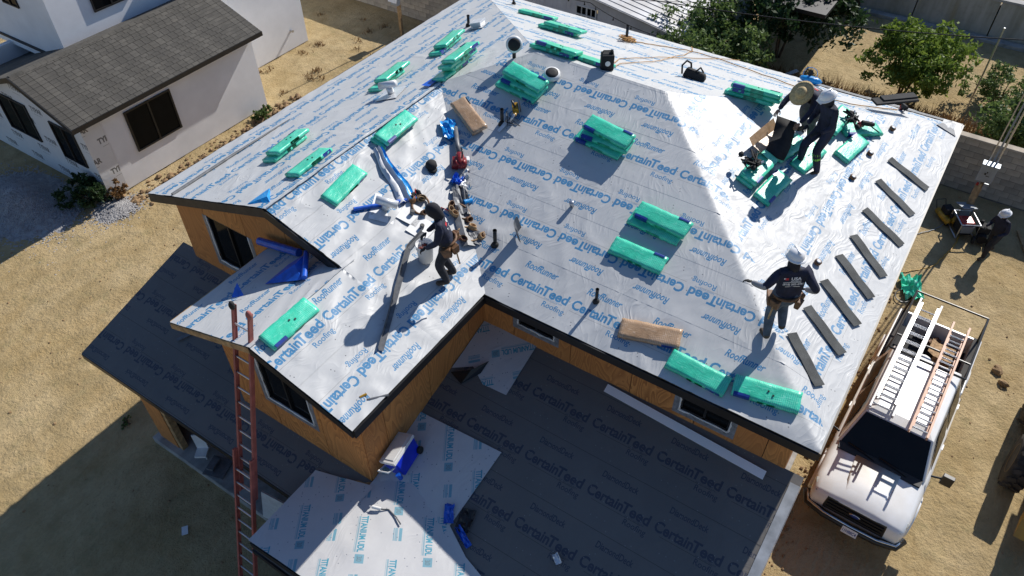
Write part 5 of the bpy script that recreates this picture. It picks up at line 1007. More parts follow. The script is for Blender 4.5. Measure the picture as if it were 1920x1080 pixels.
lr = empty('extension_ladder', 'faded red extension ladder leaning against the small gable eave', 'ladder', (2.5, 7.9, 0)); L0, L1 = Vector((2.30, 7.70, 0)), Vector((4.40, 7.86, 6.78)); ld = (L1 - L0)
ladder_section(lr, L0, L0 + ld * .60, (0, 1, 0), .05, M_FIBR, .43); ladder_section(lr, L0 + ld * .46, L1, (0, 1, 0), -.03, M_FIBR, .37)
for s_ in (-1, 1): b = MB(); q = L1 + Vector((0, s_ * .185, 0)); b.ball(q + Vector((0, 0, .0)), (.05, .05, .09), 10, 6); b.build('end_cap', M_RUB if s_ > 0 else M_FIBR, lr, True)
# ------------------------------------------------------------------ people
M_NAVYS = mat('navy_shirt', (.012, .016, .042), .8, var=.3, sc=9, bmp=.4, bsc=14, bd=.03); M_JEAN = mat('blue_jeans', (.075, .10, .14), .85, var=.3, sc=8, bmp=.4, bsc=14, bd=.03); M_DPANT = mat('black_work_trousers', (.02, .021, .028), .85, var=.3, sc=9, bmp=.4, bsc=14, bd=.03); M_GPANT = mat('grey_trousers', (.10, .095, .095), .85, var=.3, sc=9, bmp=.4, bsc=14, bd=.03)
M_SKIN = mat('skin', (.30, .165, .105), .6, var=.1); M_BOOT = mat('worn_boots', (.085, .06, .04), .8, var=.35, sc=12); M_GREYSL = mat('grey_sleeve', (.30, .30, .32), .8, var=.15); M_HOOD = mat('black_hood', (.013, .014, .022), .85, bmp=.3, bsc=20); M_HAT = mat('white_hard_hat', (.80, .80, .80), .25, var=.03); M_STRAW = mat('straw', (.50, .38, .19), .8, var=.2, sc=30, bmp=.4, bsc=80); M_INKW = mat('white_shirt_print', (.75, .75, .75), .7, var=.02); M_INKR = mat('red_shirt_print', (.5, .02, .03), .7, var=.02); M_LIME = mat('lime_band', (.25, .62, .05), .6, var=.05)
def person(label, M, lean, legs, arms, mats, head=(0, 0), gloves=M_BLKF, twist=0):
    # legs: [(knee, ankle, toe)] L,R ; arms: [(elbow, wrist)] L,R, all in the standing frame (x ahead, y left, z up)
    root = empty('person', label, 'person', M); pel = Vector((0, 0, legs['pel'])) + Vector(legs.get('po', (0, 0, 0))); Rm = Matrix.Rotation(lean, 4, 'Y') @ Matrix.Rotation(twist, 4, 'Z')
    up = lambda p: pel + (Rm @ Vector(p))
    J = {'pel': (pel, .150), 'wai': (up((0, 0, .14)), .145), 'che': (up((.0, 0, .34)), .165), 'nkb': (up((.0, 0, .49)), .085), 'nek': (up((.015, 0, .56)), .064)}
    E = [('pel', 'wai'), ('wai', 'che'), ('che', 'nkb'), ('nkb', 'nek')]; reg = {('pel', 'wai'): 0, ('wai', 'che'): 0, ('che', 'nkb'): 0, ('nkb', 'nek'): 5}
    for sname, s_, lg, am in (('L', 1, legs['L'], arms['L']), ('R', -1, legs['R'], arms['R'])):
        kn, an, to = [Vector(q) for q in lg]; el, wr_ = [Vector(q) for q in am]; sh = up((0, s_ * .185, .435))
        J['hp' + sname] = (pel + Vector((0, s_ * .10, -.07)), .118); J['kn' + sname] = (kn, .086); J['md' + sname] = (kn.lerp(an, .35), .084); J['an' + sname] = (an, .062); J['he' + sname] = (an + (an - to).normalized() * .02 + Vector((0, 0, -.04)), .052); J['to' + sname] = (to, .046)
        J['sh' + sname] = (sh, .088); J['el' + sname] = (el, .062); J['wr' + sname] = (wr_, .042)
        for a, c, g in (('pel', 'hp', 1), ('hp', 'kn', 1), ('kn', 'md', 1), ('md', 'an', 1), ('an', 'he', 3), ('he', 'to', 3), ('che', 'sh', 0), ('sh', 'el', 0), ('el', 'wr', 2)):
            a2 = a if a in ('pel', 'che') else a + sname; E.append((a2, c + sname)); reg[(a2, c + sname)] = g
    ks = list(J); me = bpy.data.meshes.new('sk'); me.from_pydata([J[k][0] for k in ks], [(ks.index(a), ks.index(c)) for a, c in E], []); o = bpy.data.objects.new('sk', me); COL.objects.link(o)
    o.modifiers.new('s', 'SKIN'); sv = me.skin_vertices[0].data
    for i, k in enumerate(ks): sv[i].radius = (J[k][1], J[k][1]); sv[i].use_root = (k == 'pel')
    o.modifiers.new('u', 'SUBSURF').levels = 2; o.modifiers['u'].render_levels = 2
    bpy.context.view_layer.update(); ev = o.evaluated_get(bpy.context.evaluated_depsgraph_get()); m2 = ev.to_mesh(); V = [v.co.copy() for v in m2.vertices]; F = [tuple(p.vertices) for p in m2.polygons]; ev.to_mesh_clear(); bpy.data.objects.remove(o); bpy.data.meshes.remove(me)
    # broaden the trunk sideways, flatten it a little front to back
    Ri = Rm.inverted()
    for i, v in enumerate(V):
        q = Ri @ (v - pel)
        if .0 < q.z < .5 and abs(q.y) < .2: q.y *= 1.14; q.x *= .92; V[i] = pel + Rm @ q
    b = MB(); b.v = [tuple(v) for v in V]; b.f = F; segs = [(J[a][0], J[c][0], reg[(a, c)]) for a, c in E]
    for f in F:
        c = sum((V[k] for k in f), Vector()) / len(f); best = (9, 0)
        for p, q, g in segs:
            d = q - p; t = max(0, min(1, (c - p).dot(d) / max(d.length_squared, 1e-9))); dist = (c - p - d * t).length
            if dist < best[0]: best = (dist, g)
        b.m.append(best[1])
    # head
    hc = J['nek'][0] + (Rm @ Vector((.035, 0, .095))); HM_ = T(hc) @ Rm @ RZ(head[1]) @ Matrix.Rotation(head[0] , 4, 'Y'); b.M = HM_
    k0 = len(b.v); b.ball((0, 0, 0), (.10, .078, .125), 16, 10, mi=4 if mats[4] is M_SKIN else 5)
    b.ball((.098, 0, -.012), (.022, .014, .024), 8, 5, mi=4); b.ball((.082, 0, -.058), (.016, .028, .010), 8, 4, mi=4)
    for s_ in (-1, 1): b.ball((-.005, s_ * .08, -.01), (.022, .010, .033), 8, 5, mi=4); b.ball((.088, s_ * .032, .018), (.012, .013, .009), 6, 4, mi=5)
    # hands: palm, four curled fingers, thumb
    for sname, s_ in (('L', 1), ('R', -1)):
        el, wr_ = J['el' + sname][0], J['wr' + sname][0]; d = (wr_ - el).normalized(); b.M = frame(wr_, d, d.cross(Vector((0, 1, 0)))) if abs(d.y) < .95 else frame(wr_, d, (0, 0, 1))
        b.ball((.052, 0, 0), (.055, .040, .017), 10, 6, mi=6)
        for i, l in enumerate((.066, .076, .072, .056)):
            y = (-.030 + .020 * i); b.tube([(.085, y, 0), (.085 + l * .5, y * 1.1, -.006), (.085 + l * .85, y * 1.1, -.028), (.085 + l * .9, y * 1.05, -.045)], [.0095, .009, .008, .006], 6, mi=6)
        b.tube([(.03, -s_ * .034, 0), (.062, -s_ * .058, -.010), (.092, -s_ * .060, -.022)], [.012, .010, .007], 6, mi=6)
    b.M = Matrix(); bo = b.build('body', [mats[0], mats[1], mats[2], mats[3], mats[4], mats[5], gloves], root, True, world_=False)
    return root, J, Rm, pel, HM_, bo
def hard_hat(root, HM_, m_=M_HAT):
    b = MB(HM_ @ T(-.008, 0, .035) @ Matrix.Rotation(.0, 4, 'Y')); b.lathe([(.128, .0), (.126, .03), (.112, .075), (.082, .108), (.04, .124), (.005, .127)], 22, sx=1.12, sy=.95); b.lathe([(.120, -.006), (.158, -.008), (.158, .0), (.125, .012)], 22, sx=1.12, sy=.92); b.box((.15, 0, -.004), (.07, .15, .008)); b.box((0, 0, .118), (.22, .03, .02)); b.build('hard_hat', m_, root, True, world_=False)
def belt(root, pel, Rm, seed=1, m_=M_LEATH):
    R = random.Random(seed); Mb = T(pel) @ Rm; pts = [Mb @ Vector((.155 * math.cos(a), .185 * math.sin(a), .015)) for a in [i * 2 * math.pi / 20 for i in range(21)]]; b = MB(); b.tube(pts, .026, 6); tb = b.build('tool_belt', m_, root, True, world_=False)
    for a, sc in ((1.35, 1.0), (-1.35, 1.0), (2.2, .8), (-2.3, .75)):
        q = Mb @ T(.165 * math.cos(a), .205 * math.sin(a), -.07) @ RZ(a); b = MB(q); b.hexa([(-.03, -.07 * sc, -.12 * sc), (.045, -.07 * sc, -.12 * sc), (.045, .07 * sc, -.12 * sc), (-.03, .07 * sc, -.12 * sc)], [(-.03, -.09 * sc, .08 * sc), (.075, -.09 * sc, .08 * sc), (.075, .09 * sc, .08 * sc), (-.03, .09 * sc, .08 * sc)]); b.build('pouch', m_, tb, world_=False, bevel=.015)
    b = MB(Mb @ T(-.12, .2, -.16)); b.tube([(0, 0, .12), (.02, .02, -.22)], .014, 6); b.build('hammer', M_TAN, tb, world_=False)
def shirt_print(root, bo, Rm, pel, lines, z0=.40):
    me = bo.data; bvh = BVHTree.FromPolygons([v.co for v in me.vertices], [p.vertices[:] for p in me.polygons]); back = Rm @ Vector((-1, 0, 0)); upv = Rm @ Vector((0, 0, 1)); rt = Rm @ Vector((0, -1, 0)); oc = pel + upv * z0
    for txt, cx, cz, w, h, m_ in lines:
        V, F = text_tris(txt, .03, 0) if isinstance(txt, str) else (np.array([(-.5, -.5), (.5, -.5), (.5, .5), (-.5, .5)]), np.array([(0, 1, 2), (0, 2, 3)])); b = MB(); vs = []
        for x, y in V:
            p = oc + rt * (cx + x * w) + upv * (cz + y * h) + back * .6; hit = bvh.ray_cast(p, -back)[0]; vs.append((hit if hit else p - back * .45) + back * .007)
        b.add(vs, [tuple(f) for f in F]); b.build('shirt_print', m_, root, world_=False)
USA = [(1, -.105, .0, .05, .035, M_INKR), (1, -.135, .006, .03, .02, M_INKW), ('USA', .035, .0, .15, .05, M_INKW), ('ROOFING', .035, -.04, .15, .018, M_INKW), (1, -.02, -.062, .26, .008, M_INKW), ('(818) 502-4781', .0, -.095, .30, .045, M_INKW), (1, 0, -.135, .22, .010, M_INKW)]
up4 = [(1, -.06, 0, .08, .05, M_INKR), (1, .05, .0, .10, .04, M_INKW), (1, .0, -.07, .22, .025, M_INKW), (1, .0, -.11, .18, .012, M_INKW)]
def slope_at(P, x, y): return T(x, y, P.z(x, y) + .03)
# right-front worker, seen from behind, striding
a = dg(36); M4 = slope_at(PR, 8.92, 1.05) @ RZ(a)
r4, J, Rm, pel, HM_, bo = person('worker in white hard hat and printed navy shirt, seen from behind on the front hip', M4, dg(4), {'pel': .95, 'L': ((.10, .10, .50), (-.02, .10, .09), (.16, .13, .045)), 'R': ((.22, -.12, .56), (.06, -.14, .20), (.22, -.20, .12))}, {'L': ((-.08, .40, 1.20), (.12, .52, 1.12)), 'R': ((-.16, -.36, 1.16), (.06, -.30, .99))}, [M_NAVYS, M_JEAN, M_GREYSL, M_BOOT, M_SKIN, M_HOOD])
hard_hat(r4, HM_); belt(r4, pel, Rm, 2); shirt_print(r4, bo, Rm, pel, USA, .39)
b = MB(HM_ @ T(-.02, 0, -.06)); b.lathe([(.098, -.11), (.105, -.04), (.10, .09)], 16, sy=.85); b.build('neck_cover', M_HOOD, r4, True, world_=False)
# hooded worker on the wing, stooping over the bucket
M3 = slope_at(PW, 7.36, 6.25) @ RZ(dg(128))
r3, J, Rm, pel, HM_, bo = person('hooded worker in navy stooping over a white bucket on the wing', M3, dg(13), {'pel': .91, 'po': (-.06, 0, 0), 'L': ((.12, .11, .46), (.0, .12, .09), (.20, .14, .06)), 'R': ((.06, -.11, .47), (-.12, -.12, .09), (.06, -.15, .045))}, {'L': ((.10, .27, 1.08), (.30, .20, .92)), 'R': ((.06, -.28, 1.08), (.28, -.18, .94))}, [M_NAVYS, M_DPANT, M_NAVYS, M_BOOT, M_SKIN, M_HOOD], head=(.35, 0))
belt(r3, pel, Rm, 3); shirt_print(r3, bo, Rm, pel, up4, .38)
b = MB(HM_ @ T(-.015, 0, .0)); b.lathe([(.08, -.19), (.10, -.10), (.118, -.02), (.118, .04), (.105, .085), (.075, .118), (.035, .137), (.005, .142)], 18, sx=1.05, sy=.9); b.build('hood', M_HOOD, r3, True, world_=False)
# white-helmet worker standing on the right slope
M2 = slope_at(PR, 13.32, 1.86) @ RZ(dg(140))
r2, J, Rm, pel, HM_, bo = person('worker in white hard hat with lime knee band standing over the opened bundle', M2, dg(14), {'pel': .93, 'L': ((.16, .10, .50), (.02, .12, .02), (.20, .15, -.03)), 'R': ((.30, -.10, .55), (.26, -.14, .16), (.46, -.14, .12))}, {'L': ((.10, .24, 1.06), (.30, .16, .95)), 'R': ((.14, -.26, 1.06), (.34, -.14, .94))}, [M_NAVYS, M_NAVYS, M_NAVYS, M_BOOT, M_SKIN, M_HOOD], head=(.25, 0))
hard_hat(r2, HM_); shirt_print(r2, bo, Rm, pel, up4, .38); b = MB(HM_ @ T(-.01, 0, -.05)); b.lathe([(.085, -.13), (.105, -.04), (.102, .08)], 16, sy=.88); b.build('neck_cover', M_HOOD, r2, True, world_=False)
kn = J['knL'][0]; an = J['anL'][0]
for t in (.10, .30): q = kn.lerp(an, t); b = MB(); b.tube([q, q + (an - kn).normalized() * .05], .078, 14); b.build('knee_band', M_LIME, r2, True, world_=False)
# straw-hat worker bending, holding the shingles
M1 = slope_at(PR, 13.98, 2.35) @ RZ(dg(160))
r1, J, Rm, pel, HM_, bo = person('worker in wide straw hat bending to lift black shingles from the opened bundle', M1, dg(68), {'pel': .90, 'po': (-.18, 0, 0), 'L': ((.06, .12, .48), (-.02, .14, .08), (.16, .17, .05)), 'R': ((.02, -.13, .50), (-.22, -.14, .10), (-.02, -.18, .07))}, {'L': ((.42, .26, .86), (.62, .22, .66)), 'R': ((.50, -.26, .90), (.72, -.22, .78))}, [M_NAVYS, M_GPANT, M_NAVYS, M_BOOT, M_SKIN, M_HOOD], head=(-.35, 0), gloves=M_SKIN)
b = MB(HM_ @ T(-.01, 0, .05)); b.lathe([(.215, -.005), (.225, .012), (.15, .010), (.108, .02), (.102, .06), (.085, .105), (.05, .118), (.005, .108)], 26, sx=1.08, sy=.96); b.build('straw_hat', M_STRAW, r1, True, world_=False); b = MB(HM_ @ T(-.01, 0, .085)); b.lathe([(.105, -.012), (.106, .012)], 24, sx=1.08, sy=.96); b.build('hat_band', M_TAN, r1, True, world_=False); shirt_print(r1, bo, Rm, pel, up4, .36)
# worker walking on the ground by the back wall
M5 = T(21.55, -2.35, gz(21.5, -2.4)) @ RZ(dg(140))
r5, J, Rm, pel, HM_, bo = person('worker in white hard hat walking in the shade by the power pole', M5, dg(8), {'pel': .93, 'L': ((.20, .10, .50), (.22, .11, .10), (.40, .12, .05)), 'R': ((-.02, -.10, .48), (-.28, -.11, .14), (-.14, -.12, .045))}, {'L': ((.06, .28, 1.08), (.30, .24, 1.0)), 'R': ((.08, -.28, 1.08), (.30, -.20, 1.02))}, [M_NAVYS, M_DPANT, M_NAVYS, M_BOOT, M_SKIN, M_HOOD], head=(.2, 0))
hard_hat(r5, HM_); shirt_print(r5, bo, Rm, pel, up4, .38)

# ------------------------------------------------------------------ pickup truck
M_PAINT = mat('white_car_paint', (.88, .88, .87), .3, sc=2.5, coat=.5, c2=(.78, .76, .72)); M_GRILL = mat('black_grille', (.010, .010, .011), .4, var=.3, sc=40); M_CHROME = mat('chrome', (.6, .6, .62), .15, metal=1, var=.05); M_LAMP = mat('headlamp_lens', (.50, .50, .46), .12, var=.25, sc=14, coat=.5); M_SIDEG = mat('tinted_side_glass', (.010, .011, .013), .12, var=.1, spec=.05); M_TINT = mat('dark_windscreen', (.008, .009, .011), .05, var=.1, spec=.22); M_BEDL = mat('black_bedliner', (.02, .02, .021), .8, bmp=.4, bsc=60); M_AMBR = mat('dusty_rubber', (.05, .045, .04), .85)
tz = gz(13.3, -1.65); truck = empty('pickup_truck', 'white crew-cab pickup truck with ladder rack parked beside the house', 'truck', T(13.36, -1.58, tz) @ RZ(dg(177.6)))
def tb(): return MB()
def loft(b, secs, mi=0, cap=True):
    n_ = len(secs[0]); V = [p for s_ in secs for p in s_]; F = []
    for i in range(len(secs) - 1):
        for k in range(n_): a, c = i * n_ + k, i * n_ + (k + 1) % n_; F.append((a, c, c + n_, a + n_))
    if cap: F += [tuple(range(n_))[::-1], tuple(range((len(secs) - 1) * n_, len(secs) * n_))]
    b.add(V, F, mi)
def tsec(x, w, zb, zs, zt, cr):      # closed section of the lower body
    h = [(w * .93, zb), (w, zb + .10), (w, zs - .04), (w * .965, zs + .03), (w * .88, zt - .02), (w * .62, zt), (w * .3, zt + cr), (0, zt + cr)]
    return [(x, y, z) for y, z in h] + [(x, -y, z) for y, z in h[-2::-1]]
b = tb(); loft(b, [tsec(3.02, .86, .62, .98, 1.06, .01), tsec(2.92, .93, .52, 1.02, 1.12, .03), tsec(2.55, .97, .48, 1.05, 1.18, .035), tsec(1.95, .985, .46, 1.08, 1.235, .03), tsec(1.66, .99, .46, 1.10, 1.26, .02), tsec(1.60, .99, .46, 1.14, 1.27, .0), tsec(-1.10, .99, .46, 1.14, 1.27, .0)]); body = b.build('body', M_PAINT, truck, True, world_=False)
b = tb(); b.hexa([(2.55, -.42, 1.20), (2.75, -.36, 1.17), (2.75, .36, 1.17), (2.55, .42, 1.20)], [(1.85, -.46, 1.285), (2.6, -.34, 1.215), (2.6, .34, 1.215), (1.85, .46, 1.285)]); b.build('hood_bulge', M_PAINT, body, True, world_=False, bevel=.02)
lo_ = [(1.72, .90, 1.25), (1.72, -.90, 1.25), (-1.08, -.93, 1.26), (-1.08, .93, 1.26)]; hi_ = [(1.16, .70, 1.90), (1.16, -.70, 1.90), (-1.02, -.73, 1.92), (-1.02, .73, 1.92)]
b = tb(); b.add(lo_ + hi_ + [(.95, .52, 1.955), (.95, -.52, 1.955), (-.88, -.55, 1.965), (-.88, .55, 1.965)], [(0, 1, 5, 4), (1, 2, 6, 5), (2, 3, 7, 6), (3, 0, 4, 7), (4, 5, 9, 8), (5, 6, 10, 9), (6, 7, 11, 10), (7, 4, 8, 11), (8, 9, 10, 11)]); b.build('cab', M_PAINT, truck, world_=False, bevel=.03)
def pane(name, q, off, shrink, m_=M_TINT, par=truck):
    q = [Vector(p) for p in q]; c = sum(q, Vector()) / 4; nn = (q[1] - q[0]).cross(q[3] - q[0]).normalized()
    if nn.dot(c - Vector((.1, 0, 1.5))) < 0: nn = -nn
    b = tb(); b.prism([c + (p - c) * shrink + nn * off for p in q], nn * .008); return b.build(name, m_, par, world_=False)
pane('windscreen', [lo_[0], lo_[1], hi_[1], hi_[0]], .010, .94); pane('rear_window', [lo_[2], lo_[3], hi_[3], hi_[2]], .010, .78)
for s_ in (1, -1):
    L_ = lambda t, u: Vector((lo_[0][0] + (lo_[3][0] - lo_[0][0]) * t, s_ * (.90 + .03 * t), 1.26)).lerp(Vector((hi_[0][0] + (hi_[3][0] - hi_[0][0]) * t, s_ * (.70 + .03 * t), 1.91)), u)
    for t0, t1 in ((.10, .49), (.55, .90)): pane('side_window', [L_(t0, .10), L_(t1, .10), L_(t1 - .0, .86), L_(t0 + .07 * (t0 < .2), .86)], .022, 1.0, M_SIDEG)
    for x in (1.55, .25, -1.05): b = tb(); b.box((x, s_ * .993, .85), (.012, .006, .72)); b.build('door_seam', M_GRILL, body, world_=False)
    for x in (.42, -.9): b = tb(); b.box((x, s_ * 1.0, 1.06), (.16, .03, .035)); b.build('door_handle', M_PAINT, body, world_=False, bevel=.008)
    r_ = tb(); r_.tube([(1.50, s_ * .95, 1.30), (1.46, s_ * 1.14, 1.33)], .025, 8); r_.box((1.47, s_ * 1.24, 1.36), (.10, .22, .27)); mr = r_.build('wing_mirror', M_PIPE, truck, world_=False, bevel=.025); b = tb(); b.box((1.417, s_ * 1.24, 1.37), (.006, .17, .2)); b.build('mirror_glass', M_CHROME, mr, world_=False)
    b = tb(); loft(b, [[(3.00, s_ * .60, .86), (3.00, s_ * .86, .84), (2.985, s_ * .86, 1.04), (3.00, s_ * .62, 1.05)], [(2.70, s_ * .80, .88), (2.72, s_ * .955, .86), (2.70, s_ * .955, 1.08), (2.68, s_ * .80, 1.10)]]); b.build('headlight', M_LAMP, truck, world_=False, bevel=.015)
    for x in (2.05, -2.08):
        wq = T(x, s_ * .83, .39) @ Matrix.Rotation(math.pi / 2, 4, 'X'); b = tb(); b.lathe([(.22, -.13), (.36, -.14), (.395, -.10), (.40, 0), (.395, .10), (.36, .14), (.22, .13)], 26, wq); w = b.build('wheel', M_RUB, truck, True, world_=False); b = tb(); b.lathe([(.03, -.09), (.10, -.10), (.20, -.06), (.225, -.13), (.225, .13), (.20, .06), (.10, .10), (.03, .09)], 20, wq); b.build('rim', M_CHROME, w, True, world_=False)
        b = tb(); b.tube([(x + .50 * math.cos(t), s_ * .985, .44 + .50 * math.sin(t)) for t in [math.pi * i / 12 for i in range(13)]], .045, 6); b.build('wheel_arch', M_PAINT if x > 0 else M_PAINT, body, True, world_=False)
b = tb(); loft(b, [[(3.045, -.62, .70), (3.045, .62, .70), (3.03, .60, 1.07), (3.03, -.60, 1.07)], [(2.8, -.62, .70), (2.8, .62, .70), (2.8, .60, 1.085), (2.8, -.60, 1.085)]]); gr = b.build('grille', M_GRILL, truck, world_=False, bevel=.02)
for z in (.80, .90, .99): b = tb(); b.box((3.05, 0, z), (.02, 1.12, .035)); b.build('grille_bar', M_BLACK, gr, world_=False)
b = tb(); b.lathe([(.115, 0), (.12, .006), (.10, .012)], 22, T(3.055, 0, .93) @ Matrix.Rotation(math.pi / 2, 4, 'Y'), sx=.42); b.build('oval_emblem', M_CHROME, gr, True, world_=False); b = tb(); b.lathe([(.1, .010), (.098, .016), (.01, .017)], 20, T(3.055, 0, .93) @ Matrix.Rotation(math.pi / 2, 4, 'Y'), sx=.40); b.build('emblem_field', M_NAVY, gr, True, world_=False)
b = tb(); b.tube([(2.78, -1.0, .60), (3.02, -.90, .60), (3.11, -.55, .60), (3.13, 0, .60), (3.11, .55, .60), (3.02, .90, .60), (2.78, 1.0, .60)], .085, 10); bp = b.build('front_bumper', M_GRILL, truck, True, world_=False); b = tb(); b.tube([(2.80, -1.0, .665), (3.04, -.90, .672), (3.13, -.55, .672), (3.15, 0, .672), (3.13, .55, .672), (3.04, .90, .672), (2.80, 1.0, .665)], .028, 8); b.build('chrome_strip', M_CHROME, bp, True, world_=False)
b = tb(); b.tube([(2.85, -.98, .53), (3.06, -.88, .53), (3.16, 0, .53), (3.06, .88, .53), (2.85, .98, .53)], .022, 8); b.build('lower_strip', M_CHROME, bp, True, world_=False)
b = tb(); b.M = T(3.225, .05, .60) @ Matrix.Rotation(-.35, 4, 'Y'); b.box((0, 0, 0), (.008, .31, .155)); npl = b.build('number_plate', M_WHITE, truck, world_=False); V, F = text_tris('11H88C4', .02, 0); b = tb(); b.M = T(3.232, .05, .60) @ Matrix.Rotation(-.35, 4, 'Y'); b.add([(0, x * .27, y * .075) for x, y in V], [tuple(f) for f in F]); b.build('plate_number', M_NAVY, npl, world_=False)
b = tb(); b.hexa([(1.74, -.86, 1.255), (1.90, -.84, 1.25), (1.90, .84, 1.25), (1.74, .86, 1.255)], [(1.70, -.86, 1.285), (1.88, -.84, 1.268), (1.88, .84, 1.268), (1.70, .86, 1.285)]); b.build('cowl', M_GRILL, truck, world_=False)
for y in (.55, -.10): b = tb(); b.tube([(1.80, y, 1.29), (1.74, y - .25, 1.305), (1.70, y - .60, 1.325)], .012, 6); b.build('wiper', M_PIPE, truck, True, world_=False)
# bed
b = tb(); b.box((-2.1, 0, .72), (1.98, 1.6, .05)); b.build('bed_floor', M_BEDL, truck, world_=False)
for s_ in (1, -1):
    b = tb(); b.hexa([(-3.08, s_ * .88 - .1, .52), (-1.13, s_ * .88 - .1, .52), (-1.13, s_ * .88 + .1, .52), (-3.08, s_ * .88 + .1, .52)], [(-3.08, s_ * .87 - .09, 1.27), (-1.13, s_ * .87 - .09, 1.27), (-1.13, s_ * .87 + .09, 1.27), (-3.08, s_ * .87 + .09, 1.27)]); sdp = b.build('bed_side', M_PAINT, truck, world_=False, bevel=.03)
    b = tb(); b.box((-2.1, s_ * .845, 1.285), (1.9, .15, .03)); b.build('rail_cap', M_AMBR, sdp, world_=False)
b = tb(); b.box((-3.06, 0, .95), (.07, 1.6, .6)); b.build('tailgate', M_PAINT, truck, world_=False, bevel=.02); b = tb(); b.box((-1.15, 0, 1.0), (.05, 1.6, .55)); b.build('bed_front', M_BEDL, truck, world_=False); b = tb(); b.box((-3.17, 0, .55), (.14, 1.8, .16)); b.build('rear_bumper', M_CHROME, truck, world_=False, bevel=.03)
for s_ in (1, -1): b = tb(); b.box((-3.1, s_ * .88, 1.0), (.03, .12, .34)); b.build('tail_lamp', M_RED, truck, world_=False)
# rack
b = tb()
for x in (-.75, -1.25, -2.95):
    pts = [(x, -.86, 1.30), (x, -.80, 2.06), (x, .80, 2.06), (x, .86, 1.30)] if x < -1 else [(x, -.80, 2.06), (x, .80, 2.06)]
    b.tube(pts, .026, 8)
for s_ in (1, -1): b.tube([(-.75, s_ * .80, 2.06), (-2.95, s_ * .80, 2.06)], .026, 8)
b.build('ladder_rack', M_PIPE, truck, world_=False)
TM = truck.matrix_basis
def tl(x, y, z): return TM @ Vector((x, y, z))
la = empty('extension_ladder', 'silver and white double extension ladder on the truck rack, left side', 'ladder', tl(1.5, -.45, 2.1)); wdv = (TM.to_3x3() @ Vector((0, 1, 0)))
M_WRAIL = mat('white_fibreglass', (.70, .70, .70), .5, var=.05)
ladder_section(la, tl(1.25, -.42, 2.14), tl(-2.62, -.42, 2.14), wdv, .0, M_WRAIL, .48, .036); ladder_section(la, tl(1.0, -.42, 2.24), tl(-2.35, -.42, 2.24), wdv, .0, M_ALU, .38, .03)
lb = empty('straight_ladder', 'orange-railed ladder on the truck rack, right side', 'ladder', tl(1.6, .36, 2.1)); ladder_section(lb, tl(1.40, .36, 2.15), tl(-2.25, .34, 2.15), wdv, .0, M_FIBO, .36, .036); ladder_section(lb, tl(1.2, .36, 2.09), tl(-1.9, .34, 2.09), wdv, .0, M_FIBO, .30, .028)
# bed load
def bedthing(name, label, cat, x, y, fn, m_, smooth=False): b = MB(TM @ T(x, y, .75)); fn(b); o = b.build(name, m_, smooth=smooth); return tag(o, label, cat)
bedthing('bucket', 'white bucket with pale lid standing in the truck bed', 'bucket', -1.75, -.02, lambda b: b.lathe([(.13, 0), (.16, .40), (.17, .41), (.165, .45), (.02, .46)], 20), M_WHITE, True); bedthing('red_container', 'red plastic fuel can beside the white bucket in the truck bed', 'fuel can', -1.45, .05, lambda b: (b.box((0, 0, .17), (.3, .26, .34)), b.tube([(.05, 0, .34), (.12, 0, .42)], .03, 8)), M_RED)
bedthing('hose_coil', 'orange hose coil in the truck bed against the cab', 'hose', -1.5, .45, lambda b: b.tube([(.2 * math.cos(i * .5), .2 * math.sin(i * .5), .25 + .004 * i) for i in range(70)], .016, 5), M_ORG, True); bedthing('tool_chest', 'black tool chest along the left side of the truck bed', 'tool chest', -2.0, -.62, lambda b: (b.box((0, 0, .2), (1.1, .32, .4)), b.box((0, 0, .42), (1.14, .36, .05)), b.box((.2, .19, .3), (.08, .03, .06))), M_BLKF)
bedthing('cardboard_box', 'brown cardboard box of scraps in the middle of the truck bed', 'box', -2.45, .35, lambda b: (b.box((0, 0, .13), (.5, .4, .26)), b.add([(-.25, -.2, .26), (.25, -.2, .26), (.25, -.36, .34), (-.25, -.36, .34)], [(0, 1, 2, 3)])), M_TAN)
for i, (x, y, c, w) in enumerate(((-1.3, -.45, M_GALV, 'silver'), (-2.75, 0, M_LEATH, 'brown'), (-1.35, .68, M_RED, 'red'))): bedthing('tool_bag', f'{w} lump of tools and rags in the truck bed', 'tools', x, y, lambda b: [b.ball((rnd.gauss(0, .1), rnd.gauss(0, .07), .15 + .1 * rnd.random()), (.12, .07, .06), 7, 5, jit=.3) for _ in range(6)], c)
